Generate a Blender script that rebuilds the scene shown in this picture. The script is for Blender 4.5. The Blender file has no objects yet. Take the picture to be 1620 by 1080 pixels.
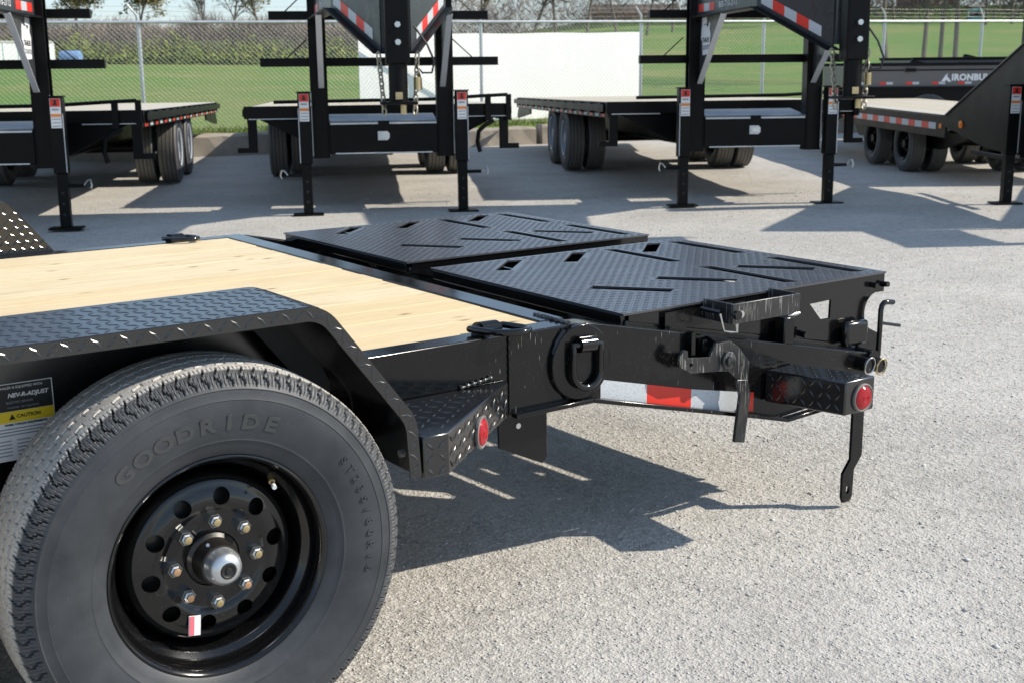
import bpy, bmesh, math, random
import numpy as np
from mathutils import Vector, Matrix
random.seed(7); rng = np.random.default_rng(11)
sc = bpy.context.scene
COL = sc.collection
PI = math.pi

# ------------------------------------------------------------------ camera
cam_d = bpy.data.cameras.new('camera'); cam = bpy.data.objects.new('camera', cam_d); COL.objects.link(cam)
yaw, pitch, roll = -.621, .223, -.009
fw = Vector((-math.sin(yaw)*math.cos(pitch), math.cos(yaw)*math.cos(pitch), -math.sin(pitch)))
rt = Vector((math.cos(yaw), math.sin(yaw), 0)); up = rt.cross(fw)
r2 = math.cos(roll)*rt + math.sin(roll)*up; u2 = -math.sin(roll)*rt + math.cos(roll)*up
m = Matrix((r2, u2, -fw)).transposed().to_4x4(); m.translation = Vector((-.815, -2.099, 1.314))
cam.matrix_world = m
cam_d.sensor_width = 36; cam_d.lens = 1928.7/1620*36; cam_d.clip_start = .05; cam_d.clip_end = 3000
cam_d.dof.use_dof = True; cam_d.dof.focus_distance = 3.0; cam_d.dof.aperture_fstop = 9.5
sc.camera = cam

# ------------------------------------------------------------------ sky, sun, exposure
SUN = Vector((1.1, -.7, 1.0)).normalized()
w = bpy.data.worlds.new('World'); sc.world = w; w.use_nodes = True
nt = w.node_tree
sky = nt.nodes.new('ShaderNodeTexSky'); sky.sky_type = 'NISHITA'; sky.sun_disc = False
sky.sun_elevation = math.asin(SUN.z); sky.sun_rotation = math.atan2(SUN.x, SUN.y)
sky.air_density = 1.0; sky.dust_density = .3; sky.ozone_density = 2.0; sky.altitude = 100
bg = nt.nodes['Background']; bg.inputs[1].default_value = .15
hs = nt.nodes.new('ShaderNodeHueSaturation'); hs.inputs['Saturation'].default_value = 1.0
nt.links.new(sky.outputs[0], hs.inputs['Color'])
sky_tint = nt.nodes.new('ShaderNodeMix'); sky_tint.data_type = 'RGBA'; sky_tint.inputs[0].default_value = .45     # constant pale blue mixed over the whole sky for colour and fill
sky_tint.inputs[7].default_value = (3.1, 4.1, 5.4, 1)
nt.links.new(hs.outputs[0], sky_tint.inputs[6]); nt.links.new(sky_tint.outputs[2], bg.inputs[0])
sd = bpy.data.lights.new('sun', 'SUN'); sd.energy = 4.8; sd.angle = math.radians(.6); sd.color = (1, .92, .79)
so = bpy.data.objects.new('sun', sd); COL.objects.link(so)
so.rotation_euler = SUN.to_track_quat('Z', 'Y').to_euler(); so.location = SUN*50
sc.view_settings.view_transform = 'Standard'; sc.view_settings.look = 'None'
sc.view_settings.exposure = .22; sc.view_settings.gamma = 1

# ------------------------------------------------------------------ materials
MATS = {}
def newmat(name):
    mt = bpy.data.materials.new(name); mt.use_nodes = True; MATS[name] = mt
    return mt, mt.node_tree, mt.node_tree.nodes['Principled BSDF']
def N(nt, t, **kw):
    n = nt.nodes.new('ShaderNode'+t)
    for k, v in kw.items(): setattr(n, k, v)
    return n
def coords(nt, scale=(1,1,1), world=False, rnd=False):
    if world:
        g = N(nt, 'NewGeometry'); src = g.outputs['Position']
    else:
        g = N(nt, 'TexCoord'); src = g.outputs['Object']
    mp = N(nt, 'Mapping'); mp.inputs['Scale'].default_value = scale
    nt.links.new(src, mp.inputs[0])
    if rnd:
        oi = N(nt, 'ObjectInfo'); mu = N(nt, 'Math', operation='MULTIPLY'); mu.inputs[1].default_value = 57.3
        nt.links.new(oi.outputs['Random'], mu.inputs[0]); nt.links.new(mu.outputs[0], mp.inputs['Location'])
    return mp.outputs[0]
def noise(nt, vec, scale, detail=4, rough=.55):
    n = N(nt, 'TexNoise'); n.inputs['Scale'].default_value = scale; n.inputs['Detail'].default_value = detail
    n.inputs['Roughness'].default_value = rough; nt.links.new(vec, n.inputs['Vector']); return n.outputs[0]
def ramp(nt, fac, stops):
    r = N(nt, 'ValToRGB'); e = r.color_ramp.elements
    while len(e) < len(stops): e.new(.5)
    for el, (p, c) in zip(e, stops):
        el.position = p; el.color = (c, c, c, 1) if not isinstance(c, tuple) else (*c, 1)
    nt.links.new(fac, r.inputs[0]); return r.outputs[0]
def mix(nt, fac, a, b, blend='MIX'):
    x = N(nt, 'Mix', data_type='RGBA', blend_type=blend)
    for s, v in ((0, fac), (6, a), (7, b)):
        if isinstance(v, (int, float)): x.inputs[s].default_value = v
        elif isinstance(v, tuple): x.inputs[s].default_value = (*v, 1)
        else: nt.links.new(v, x.inputs[s])
    return x.outputs[2]
def bump(nt, bs, h, strength, dist=.01):
    b = N(nt, 'Bump'); b.inputs['Strength'].default_value = strength; b.inputs['Distance'].default_value = dist
    nt.links.new(h, b.inputs['Height']); nt.links.new(b.outputs[0], bs.inputs['Normal'])

def simple(name, col, rough=.5, metal=0, spec=.5, var=.12, nscale=9):
    mt, nt, bs = newmat(name)
    v = coords(nt); n = noise(nt, v, nscale, 5)
    c = mix(nt, n, tuple(x*(1-var) for x in col), tuple(min(1, x*(1+var)) for x in col))
    nt.links.new(c, bs.inputs['Base Color'])
    bs.inputs['Metallic'].default_value = metal; bs.inputs['Specular IOR Level'].default_value = spec
    rr = ramp(nt, n, [(.3, max(.02, rough-.06)), (.7, min(1, rough+.08))]); nt.links.new(rr, bs.inputs['Roughness'])
    return mt
def black_paint(name, dust, rough, scratch=0, base=.007, spec=.75):
    mt, nt, bs = newmat(name)
    v = coords(nt); n1 = noise(nt, v, 5, 6, .65); n2 = noise(nt, v, 260, 2, .6)
    spots = ramp(nt, n2, [(.60, 0.0), (.72, 1.0)]); big = ramp(nt, n1, [(.38, .15), (.72, 1.0)])
    mu = N(nt, 'Math', operation='MULTIPLY'); nt.links.new(spots, mu.inputs[0]); nt.links.new(big, mu.inputs[1])
    mu2 = N(nt, 'Math', operation='MULTIPLY'); mu2.inputs[1].default_value = dust; nt.links.new(mu.outputs[0], mu2.inputs[0])
    c = mix(nt, mu2.outputs[0], (base, base, base*1.1), (.17, .16, .14))
    if scratch:
        vs = coords(nt, (30, 30, 1.6)); n3 = noise(nt, vs, 9, 2, .5); vo = noise(nt, v, 14, 2)
        th_ = .685 if base < .010 else .60; a = ramp(nt, n3, [(th_, 0.), (th_+.015, 1.)]); b = ramp(nt, vo, [(.55 if base < .010 else .40, 0.), (.62 if base < .010 else .5, 1.)])
        q = N(nt, 'Math', operation='MULTIPLY'); nt.links.new(a, q.inputs[0]); nt.links.new(b, q.inputs[1])
        q2 = N(nt, 'Math', operation='MULTIPLY'); q2.inputs[1].default_value = scratch; nt.links.new(q.outputs[0], q2.inputs[0])
        c = mix(nt, q2.outputs[0], c, (.33, .32, .30))
    nt.links.new(c, bs.inputs['Base Color'])
    rr = ramp(nt, n1, [(.3, rough), (.75, rough+.12)]); nt.links.new(rr, bs.inputs['Roughness'])
    hb = noise(nt, v, 22, 3); bump(nt, bs, hb, .02, .004); bs.inputs['Specular IOR Level'].default_value = spec
    return mt
PAINT = black_paint('black_paint', .30, .09, .8, .004, .45)
PAINTG = black_paint('black_paint_glossy', .2, .07, 0, .004, .6)
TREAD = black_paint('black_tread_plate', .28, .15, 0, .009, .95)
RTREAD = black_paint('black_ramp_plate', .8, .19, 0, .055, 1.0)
PAINTB = black_paint('black_paint_far', .04, .36, 0, .002, .18)
GREYS = simple('grey_plate_sheen', (.035, .038, .042), .3, var=.2)  # grey base colour stands in for reflections on the black neck plates
DUMPG = simple('grey_body_paint', (.12, .115, .115), .38, var=.1)
WORN = black_paint('scuffed_black', .8, .26, .6, .014)
ZINC = simple('zinc', (.62, .63, .62), .3, 1, var=.15)
GOLDZ = simple('yellow_zinc', (.58, .46, .25), .42, .9, var=.25); CHN = simple('chain_steel', (.42, .39, .31), .45, .8, var=.3)
COPPER = simple('stud_end', (.62, .38, .22), .45, .8)
SILVER = simple('galvanised_cap', (.60, .62, .64), .34, .85, var=.12, nscale=30)
GALV = simple('galvanised_steel', (.56, .58, .60), .42, .7, var=.15)
WIRE = simple('galvanised_wire', (.34, .36, .36), .5, .4, var=.1)
PLUG = simple('rubber_plug', (.012, .012, .012), .5)
HUBM = simple('hub_black', (.014, .012, .010), .4, nscale=40, var=.5)
REDL = simple('red_lens', (.36, .004, .010), .14, var=.25, nscale=60)
GROM = simple('grey_grommet', (.16, .15, .14), .6)
ORANGE = simple('amber_lens', (.85, .22, .01), .25)
REDT = simple('red_reflective', (.72, .035, .02), .35, var=.12)
WHT = simple('white_vinyl', (.78, .79, .80), .45, var=.06)
BLKV = simple('black_vinyl', (.012, .012, .012), .45)
YELV = simple('yellow_vinyl', (.80, .58, .02), .45)
PINKV = simple('pink_vinyl', (.70, .16, .2), .45)
ORV = simple('orange_vinyl', (.78, .25, .05), .45)
GREYV = simple('grey_print', (.25, .26, .28), .5)
PALEG = simple('pale_grey', (.62, .64, .66), .35, .3)  # pale grey for thin edge strips, gusset edges and the box latch
CABLE = simple('black_cable', (.012, .012, .013), .45)
CONC = simple('old_concrete', (.36, .32, .27), .9, var=.35, nscale=6)
WPANEL = simple('white_panel', (.93, .93, .92), .6, var=.05, nscale=2)
WOODFAR = None
# white reflective tape: honeycomb
mt, nt, bs = newmat('white_reflective'); v = coords(nt)
vo = N(nt, 'TexVoronoi'); vo.feature = 'DISTANCE_TO_EDGE'; vo.inputs['Scale'].default_value = 190; nt.links.new(v, vo.inputs['Vector'])
nt.links.new(ramp(nt, vo.outputs['Distance'], [(.03, (.36, .39, .42)), (.12, (.58, .61, .64))]), bs.inputs['Base Color'])
bs.inputs['Roughness'].default_value = .35
WHTT = mt
# treated pine boards
def wood(name, light, dark, sat=1):
    mt, nt, bs = newmat(name)
    v = coords(nt, (1, 1, 1), rnd=True); vg = coords(nt, (1.1, 26, 26), rnd=True); vk = coords(nt, (4.2, 9.5, 9.5), rnd=True)
    g1 = noise(nt, vg, 3.2, 6, .6); g2 = noise(nt, v, 2.2, 3)
    c = ramp(nt, g1, [(.28, dark), (.5, light), (.8, tuple(min(1, x*1.08) for x in light))])
    oi = N(nt, 'ObjectInfo')
    c = mix(nt, ramp(nt, oi.outputs['Random'], [(0, .0), (1, .7)]), c, tuple(x*y for x, y in zip(light, (.93, .84, .68))))
    blot = ramp(nt, g2, [(.52, 0.), (.75, .35)]); c = mix(nt, blot, c, tuple(x*y for x, y in zip(light, (.8, .70, .56))))
    vo = N(nt, 'TexVoronoi'); vo.inputs['Scale'].default_value = 1.15; nt.links.new(vk, vo.inputs['Vector'])
    kn = ramp(nt, vo.outputs['Distance'], [(.035, .9), (.085, .3), (.15, 0.)]); c = mix(nt, kn, c, (.20, .11, .045))
    vf = coords(nt, (9, 160, 160), rnd=True); g3 = noise(nt, vf, 2, 3); c = mix(nt, ramp(nt, g3, [(.55, 0.), (.75, .5)]), c, (.42, .30, .16))
    nt.links.new(c, bs.inputs['Base Color']); bs.inputs['Roughness'].default_value = .75
    bs.inputs['Specular IOR Level'].default_value = .25
    bump(nt, bs, g1, .25, .003)
    return mt
PINE = wood('treated_pine', (.73, .605, .40), (.57, .43, .235))
PINEF = wood('weathered_pine', (.56, .525, .46), (.42, .39, .33))
# tyre rubber: dusty crown, dark shoulders (dust lies on the raised crown only)
def rubber(name, dustcol, amount):
    mt, nt, bs = newmat(name); tc = N(nt, 'TexCoord'); sx = N(nt, 'SeparateXYZ'); nt.links.new(tc.outputs['Object'], sx.inputs[0])
    cb = N(nt, 'CombineXYZ'); nt.links.new(sx.outputs[0], cb.inputs[0]); nt.links.new(sx.outputs[2], cb.inputs[2])
    ln = N(nt, 'VectorMath', operation='LENGTH'); nt.links.new(cb.outputs[0], ln.inputs[0])
    r = N(nt, 'MapRange'); r.inputs[1].default_value = .3835; r.inputs[2].default_value = .3868; nt.links.new(ln.outputs['Value'], r.inputs[0])
    v = coords(nt); n1 = noise(nt, v, 11, 5, .6); n2 = noise(nt, v, 150, 3)
    d = N(nt, 'Math', operation='MULTIPLY'); nt.links.new(r.outputs[0], d.inputs[0]); nt.links.new(ramp(nt, n2, [(.25, .55), (.6, 1.)]), d.inputs[1])
    d2 = N(nt, 'Math', operation='MULTIPLY'); d2.inputs[1].default_value = amount; nt.links.new(d.outputs[0], d2.inputs[0])
    n0 = noise(nt, v, 3.5, 5, .6); base = mix(nt, ramp(nt, mix(nt, .5, n0, n1), [(.36, 0.), (.64, 1.)]), (.020, .023, .028), (.050, .055, .063))
    base = mix(nt, ramp(nt, n2, [(.66, 0.), (.8, .3)]), base, (.16, .155, .15))
    r3 = N(nt, 'MapRange'); r3.inputs[1].default_value = .345; r3.inputs[2].default_value = .375; nt.links.new(ln.outputs['Value'], r3.inputs[0])
    d3 = N(nt, 'Math', operation='MULTIPLY'); d3.inputs[1].default_value = .16*amount; nt.links.new(r3.outputs[0], d3.inputs[0])
    base = mix(nt, d3.outputs[0], base, (.22, .215, .21))
    nt.links.new(mix(nt, d2.outputs[0], base, dustcol), bs.inputs['Base Color'])
    nt.links.new(ramp(nt, n1, [(.3, .48), (.7, .62)]), bs.inputs['Roughness']); bump(nt, bs, n2, .12, .002)
    return mt
RUB = rubber('dusty_tyre_rubber', (.58, .555, .515), 1.0)
RUBF = rubber('tyre_rubber', (.16, .15, .13), .7)
RUBL = simple('tyre_lettering', (.052, .055, .058), .6)
# gravel
mt, nt, bs = newmat('gravel_ground'); v = coords(nt, world=True)
a = noise(nt, v, .35, 5, .6); b = noise(nt, v, 2.6, 6, .65); c_ = noise(nt, v, 120, 5, .8); f_ = noise(nt, v, 28, 4, .7)
vo = N(nt, 'TexVoronoi'); vo.inputs['Scale'].default_value = 150; nt.links.new(v, vo.inputs['Vector'])
vo2 = N(nt, 'TexVoronoi'); vo2.inputs['Scale'].default_value = 48; nt.links.new(v, vo2.inputs['Vector'])
col = ramp(nt, c_, [(.30, (.13, .12, .11)), (.48, (.43, .41, .375)), (.68, (.74, .72, .68))])
sepc = N(nt, 'SeparateColor'); nt.links.new(vo.outputs['Color'], sepc.inputs[0]); sep2 = N(nt, 'SeparateColor'); nt.links.new(vo2.outputs['Color'], sep2.inputs[0])
col = mix(nt, .55, col, ramp(nt, sepc.outputs[0], [(0, (.14, .135, .125)), (.18, (.34, .32, .30)), (.6, (.50, .475, .44)), (1, (.80, .78, .74))]))
col = mix(nt, ramp(nt, sep2.outputs[1], [(.80, 0.), (.86, .5)]), col, ramp(nt, sep2.outputs[0], [(0, (.22, .21, .20)), (1, (.66, .64, .61))]))
pa = noise(nt, v, .9, 5, .6); col = mix(nt, ramp(nt, pa, [(.40, 0.), (.62, .75)]), col, mix(nt, .6, col, (.62, .60, .565)))
col = mix(nt, ramp(nt, b, [(.42, 0.), (.7, .45)]), col, (.55, .53, .49))
col = mix(nt, ramp(nt, f_, [(.52, 0.), (.75, .4)]), col, (.33, .31, .28))
vs_ = N(nt, 'Mapping'); vs_.inputs['Rotation'].default_value = (0, 0, .55); vs_.inputs['Scale'].default_value = (.45, 2.6, 1); nt.links.new(v, vs_.inputs[0]); st_n = noise(nt, vs_.outputs[0], 1.1, 5, .6)
col = mix(nt, ramp(nt, st_n, [(.50, 0.), (.68, .55)]), col, (.58, .56, .53))
col = mix(nt, ramp(nt, noise(nt, v, .55, 4, .6), [(.50, 0.), (.70, .45)]), col, (.30, .29, .275))
col = mix(nt, ramp(nt, a, [(.42, 0.), (.7, .4)]), col, (.38, .37, .35)); col = mix(nt, 1.0, col, (1.02, 1.01, .995), 'MULTIPLY')
mm = noise(nt, v, 13, 6, .85); col = mix(nt, ramp(nt, mm, [(.36, .42), (.48, 0.)]), col, (.22, .212, .20)); col = mix(nt, ramp(nt, mm, [(.55, 0.), (.68, .4)]), col, (.66, .65, .62))
nt.links.new(col, bs.inputs['Base Color']); bs.inputs['Roughness'].default_value = .95; bs.inputs['Specular IOR Level'].default_value = .12
hh = mix(nt, .5, c_, vo.outputs['Distance']); hh = mix(nt, .4, hh, vo2.outputs['Distance']); hh = mix(nt, .3, hh, f_); bump(nt, bs, hh, 1.0, .013)
GRAV = mt
mt, nt, bs = newmat('gravel_stone'); v = coords(nt, world=True); n1 = noise(nt, v, 46, 1, .5); n2 = noise(nt, v, 240, 3)
nt.links.new(mix(nt, .25, ramp(nt, n1, [(.3, (.20, .19, .18)), (.42, (.45, .43, .40)), (.7, (.70, .69, .67))]), ramp(nt, n2, [(.3, .25), (.7, .6)])), bs.inputs['Base Color'])
bs.inputs['Roughness'].default_value = .9; STONE = mt
# grass
mt, nt, bs = newmat('spring_grass'); v = coords(nt, world=True)
a = noise(nt, v, .12, 5, .6); b = noise(nt, v, 1.3, 6, .7); c_ = noise(nt, v, 12, 4, .7)
col = mix(nt, ramp(nt, a, [(.4, 0.), (.66, 1.)]), (.10, .205, .035), (.225, .225, .075))
col = mix(nt, ramp(nt, b, [(.35, 0.), (.75, .65)]), col, (.075, .17, .03))
col = mix(nt, ramp(nt, c_, [(.45, 0.), (.8, .6)]), col, (.20, .26, .07)); col = mix(nt, ramp(nt, noise(nt, v, .33, 6, .75), [(.52, 0.), (.72, .6)]), col, (.30, .26, .12))
nt.links.new(col, bs.inputs['Base Color']); bs.inputs['Roughness'].default_value = .9; bs.inputs['Specular IOR Level'].default_value = .1
bump(nt, bs, c_, .6, .05); GRASS = mt
def leafmat(name, a_, b_):
    mt, nt, bs = newmat(name); v = coords(nt, world=True); n = noise(nt, v, .9, 3); n2 = noise(nt, v, 7, 2)
    nt.links.new(mix(nt, ramp(nt, mix(nt, .5, n, n2), [(.38, 0.), (.62, 1.)]), a_, b_), bs.inputs['Base Color']); bs.inputs['Roughness'].default_value = .8
    bs.inputs['Specular IOR Level'].default_value = .15; return mt
LEAFG = leafmat('young_leaves', (.10, .15, .03), (.21, .23, .06))
LEAFY = leafmat('spring_buds', (.26, .22, .11), (.33, .30, .15))
LEAFD = leafmat('evergreen_leaves', (.035, .065, .022), (.09, .14, .035))
TWIG = leafmat('bare_twigs', (.125, .103, .088), (.22, .185, .16))
BARK = simple('bark', (.13, .105, .085), .9, var=.3)
BRICK = simple('far_brick', (.30, .12, .08), .85); ROOF = simple('far_roof', (.13, .10, .085), .85); SIDING = simple('far_siding', (.62, .60, .56), .7)
BLUE = simple('blue_tarp', (.16, .28, .5), .5); TEAL = simple('teal_paint', (.08, .32, .38), .5); GLASS = simple('dark_glass', (.02, .025, .03), .08)

# ------------------------------------------------------------------ mesh helpers
class MB:
    def __init__(s): s.v = []; s.f = []
    def add(s, vs, fs):
        o = len(s.v); s.v += [tuple(x) for x in vs]; s.f += [tuple(i+o for i in f) for f in fs]; return s
    def box(s, x0, x1, y0, y1, z0, z1):
        return s.add([(x0,y0,z0),(x1,y0,z0),(x1,y1,z0),(x0,y1,z0),(x0,y0,z1),(x1,y0,z1),(x1,y1,z1),(x0,y1,z1)],
                     [(0,3,2,1),(4,5,6,7),(0,1,5,4),(1,2,6,5),(2,3,7,6),(3,0,4,7)])
    def bar(s, p, q, w_, h_, up_=(0,0,1)):
        p, q = Vector(p), Vector(q); d = (q-p).normalized(); u = Vector(up_); r = d.cross(u)
        if r.length < 1e-5: r = d.cross(Vector((1,0,0)))
        r.normalize(); u = r.cross(d); vs = []
        for e in (p, q):
            for a, b in ((-1,-1),(1,-1),(1,1),(-1,1)): vs.append(e + r*a*w_/2 + u*b*h_/2)
        return s.add(vs, [(3,2,1,0),(4,5,6,7),(0,1,5,4),(1,2,6,5),(2,3,7,6),(3,0,4,7)])
    def prism(s, pts, f, d0, d1):
        """pts 2D outline; f(a,b,d)->3D; between depths d0,d1"""
        n = len(pts); vs = [f(a, b, d0) for a, b in pts] + [f(a, b, d1) for a, b in pts]
        fs = [tuple(range(n-1, -1, -1)), tuple(range(n, 2*n))] + [(i, (i+1) % n, n+(i+1) % n, n+i) for i in range(n)]
        return s.add(vs, fs)
    def tube(s, path, r, n=10, closed=False, caps=True):
        P = [Vector(p) for p in path]; k = len(P); vs = []; rr = r if isinstance(r, (list, tuple)) else [r]*k
        prev = None
        for i in range(k):
            if closed: t = P[(i+1) % k]-P[i-1]
            else: t = P[min(i+1, k-1)]-P[max(i-1, 0)]
            t.normalize()
            if prev is None:
                a = t.orthogonal().normalized()
            else:
                a = (prev - t*prev.dot(t)).normalized()
            prev = a; b = t.cross(a)
            for j in range(n):
                an = 2*PI*j/n; vs.append(P[i] + (a*math.cos(an)+b*math.sin(an))*rr[i])
        fs = []
        for i in range(k if closed else k-1):
            i2 = (i+1) % k
            for j in range(n): fs.append((i*n+j, i*n+(j+1) % n, i2*n+(j+1) % n, i2*n+j))
        if caps and not closed: fs += [tuple(range(n-1, -1, -1)), tuple((k-1)*n+j for j in range(n))]
        return s.add(vs, fs)
    def cyl(s, p, q, r, n=16): return s.tube([p, q], r, n)
    def lathe(s, prof, n, c=(0,0,0), closed=False):
        """prof (y,r) around the y axis"""
        vs = []; fs = []; k = len(prof)
        for y, r in prof:
            for j in range(n):
                a = 2*PI*j/n; vs.append((c[0]+r*math.cos(a), c[1]+y, c[2]+r*math.sin(a)))
        for i in range(k if closed else k-1):
            i2 = (i+1) % k
            for j in range(n): fs.append((i*n+j, i2*n+j, i2*n+(j+1) % n, i*n+(j+1) % n))
        return s.add(vs, fs)
    def mesh(s, name, smooth=None):
        me = bpy.data.meshes.new(name); me.from_pydata(s.v, [], s.f); me.update()
        fix(me, smooth); return me
    def build(s, name, mat, parent=None, smooth=None, bevel=0):
        return link(name, s.mesh(name, smooth), mat, parent, bevel)
def fix(me, smooth):
    bm = bmesh.new(); bm.from_mesh(me); bmesh.ops.recalc_face_normals(bm, faces=bm.faces); bm.to_mesh(me); bm.free()
    if smooth:
        me.polygons.foreach_set('use_smooth', [True]*len(me.polygons)); me.set_sharp_from_angle(angle=math.radians(smooth))
def link(name, me, mat, parent=None, bevel=0):
    o = bpy.data.objects.new(name, me); COL.objects.link(o)
    if mat is not None and not me.materials: me.materials.append(mat)
    if parent: o.parent = parent
    if bevel:
        b = o.modifiers.new('bevel', 'BEVEL'); b.width = bevel; b.segments = 2; b.limit_method = 'ANGLE'; b.angle_limit = math.radians(40)
        me.polygons.foreach_set('use_smooth', [True]*len(me.polygons)); me.set_sharp_from_angle(angle=math.radians(30)); b.harden_normals = False
    return o
def part(name, mat, parent, fn, smooth=None, bevel=0):
    mb = MB(); fn(mb); return mb.build(name, mat, parent, smooth, bevel)
def empty(name, loc=(0,0,0), rz=0, parent=None):
    o = bpy.data.objects.new(name, None); COL.objects.link(o); o.location = loc; o.rotation_euler = (0,0,rz); o.empty_display_size = .2
    if parent: o.parent = parent
    return o
def tag(o, label=None, cat=None, group=None, kind=None):
    if label: o['label'] = label
    if cat: o['category'] = cat
    if group: o['group'] = group
    if kind: o['kind'] = kind
    return o
def eval_mesh(o, name):
    """mesh of a temporary object with its modifiers / curve evaluated; the object is removed"""
    if not o.users_collection: COL.objects.link(o)
    bpy.context.view_layer.update(); dg = bpy.context.evaluated_depsgraph_get()
    me = bpy.data.meshes.new_from_object(o.evaluated_get(dg)); me.name = name; me.materials.clear()
    d = o.data; bpy.data.objects.remove(o)
    if isinstance(d, bpy.types.Curve): bpy.data.curves.remove(d)
    return me
def plate_mesh(name, loops, thick, M, bev=0):
    cu = bpy.data.curves.new('tmp', 'CURVE'); cu.dimensions = '2D'; cu.fill_mode = 'BOTH'; cu.extrude = thick/2-bev; cu.bevel_depth = bev; cu.bevel_resolution = 1
    if bev: cu.offset = -bev
    for lp in loops:
        sp = cu.splines.new('POLY'); sp.points.add(len(lp)-1)
        for p, (x, y) in zip(sp.points, lp): p.co = (x, y, 0, 1)
        sp.use_cyclic_u = True
    me = eval_mesh(bpy.data.objects.new('tmp', cu), name); me.polygons.foreach_set('use_smooth', [False]*len(me.polygons)); me.transform(M); me.update(); return me
def text_mesh(s, size, ext=.0006, shear=0, bold=0, align='CENTER', space=1):
    cu = bpy.data.curves.new('tmp', 'FONT'); cu.body = s; cu.size = size; cu.extrude = ext; cu.align_x = align; cu.align_y = 'CENTER'
    cu.shear = shear; cu.offset = bold; cu.resolution_u = 3; cu.space_character = space
    return eval_mesh(bpy.data.objects.new('tmp', cu), 'lettering')
def frameM(o, x, y):
    x = Vector(x).normalized(); y = Vector(y).normalized(); z = x.cross(y)
    M_ = Matrix((x, y, z)).transposed().to_4x4(); M_.translation = Vector(o); return M_
XZ = lambda y: frameM((0, y, 0), (1,0,0), (0,0,1))          # plate in the x-z plane, normal -y
def text(s, size, o, x, y, mat, parent, **kw):
    me = text_mesh(s, size, **kw); me.transform(frameM(o, x, y)); return link('lettering', me, mat, parent)
def lugs(mb, items, L, Wd, H):
    """items: (centre, ux, uy(normal to plate n)) raised tread-plate lugs"""
    for c, ux, n, sgn in items:
        c, ux, n = Vector(c), Vector(ux), Vector(n); uy = n.cross(ux)
        d = (ux + uy*sgn).normalized(); e = n.cross(d)
        p = [c+d*L/2, c+e*Wd/2, c-d*L/2, c-e*Wd/2, c+d*L*.27+n*H, c-d*L*.27+n*H]
        mb.add(p, [(0,1,4),(1,5,4),(1,2,5),(2,3,5),(3,4,5),(3,0,4)])
def copy_tree(o, parent=None):
    c = o.copy(); COL.objects.link(c); c.parent = parent
    for ch in list(o.children): copy_tree(ch, c)
    return c

# ================================================================== SETTING: gravel lot and field
def lot_h(x, y): return 0.0
def fence_y(x): return 17.93 - .2275*(x-6.1)            # fence line
def kerb_y(x): return fence_y(x) - 1.9
# gravel sheet with fine undulation near the trailer
def gravel_sheet():
    xs = np.concatenate([np.linspace(-60, -4, 12), np.arange(-3, 12, .12), np.linspace(12.5, 90, 24)])
    ts = np.concatenate([np.linspace(-40, -6, 8), np.arange(-5, 8, .12), np.linspace(8.4, 20, 40)])
    X, Y = np.meshgrid(xs, ts, indexing='ij')
    lim = 17.93-.2275*(X-6.1)-1.75
    Y = np.where(Y > lim, lim, Y)
    Z = .006*np.sin(X*1.7+Y*.9)+.005*np.sin(X*.8-Y*2.1+1)+.003*np.sin(X*4.1+Y*3.3)-.009
    nx, ny = X.shape; idx = np.arange(nx*ny).reshape(nx, ny)
    F = np.stack([idx[:-1,:-1], idx[1:,:-1], idx[1:,1:], idx[:-1,1:]], -1).reshape(-1, 4)
    me = bpy.data.meshes.new('gravel_lot'); me.from_pydata(np.stack([X, Y, Z], -1).reshape(-1, 3).tolist(), [], F.tolist()); me.update()
    me.polygons.foreach_set('use_smooth', [True]*len(me.polygons))
    tag(link('gravel_lot', me, GRAV), kind='structure')
gravel_sheet()
def field_h(X, Y):
    d = Y-(17.93-.2275*(X-6.1))                          # metres beyond the fence
    lat = X*.813-(Y)*.582                                # to the right as the lot faces
    t = np.clip(d/62, 0, 1.6)
    rise = np.interp(lat, [-40, -18, 0, 10, 30, 60, 90], [1.9, 2.0, 2.3, 3.0, 3.8, 4.3, 4.6])
    h = .26 + (t**1.25)*rise + .10*np.sin(X*.21)*np.sin(Y*.17)*np.clip(d/10, 0, 1)
    far = np.clip((d-100)/900, 0, 1); return h - far*2
def field():
    ds = np.concatenate([[-1.82, -1.2, -.4, 0, .6], np.linspace(1.5, 60, 50), np.linspace(65, 140, 16), [200, 320, 520, 900, 1500]])
    xs = np.concatenate([np.linspace(-900, -60, 8), np.linspace(-50, 120, 100), np.linspace(140, 1300, 10)])
    X, D = np.meshgrid(xs, ds, indexing='ij'); Y = D+17.93-.2275*(X-6.1); Z = field_h(X, Y)
    nx, ny = X.shape; idx = np.arange(nx*ny).reshape(nx, ny)
    F = np.stack([idx[:-1,:-1], idx[1:,:-1], idx[1:,1:], idx[:-1,1:]], -1).reshape(-1, 4)
    me = bpy.data.meshes.new('grass_field'); me.from_pydata(np.stack([X, Y, Z], -1).reshape(-1, 3).tolist(), [], F.tolist()); me.update()
    me.polygons.foreach_set('use_smooth', [True]*len(me.polygons))
    tag(link('grass_field', me, GRASS), kind='structure')
field()

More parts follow.
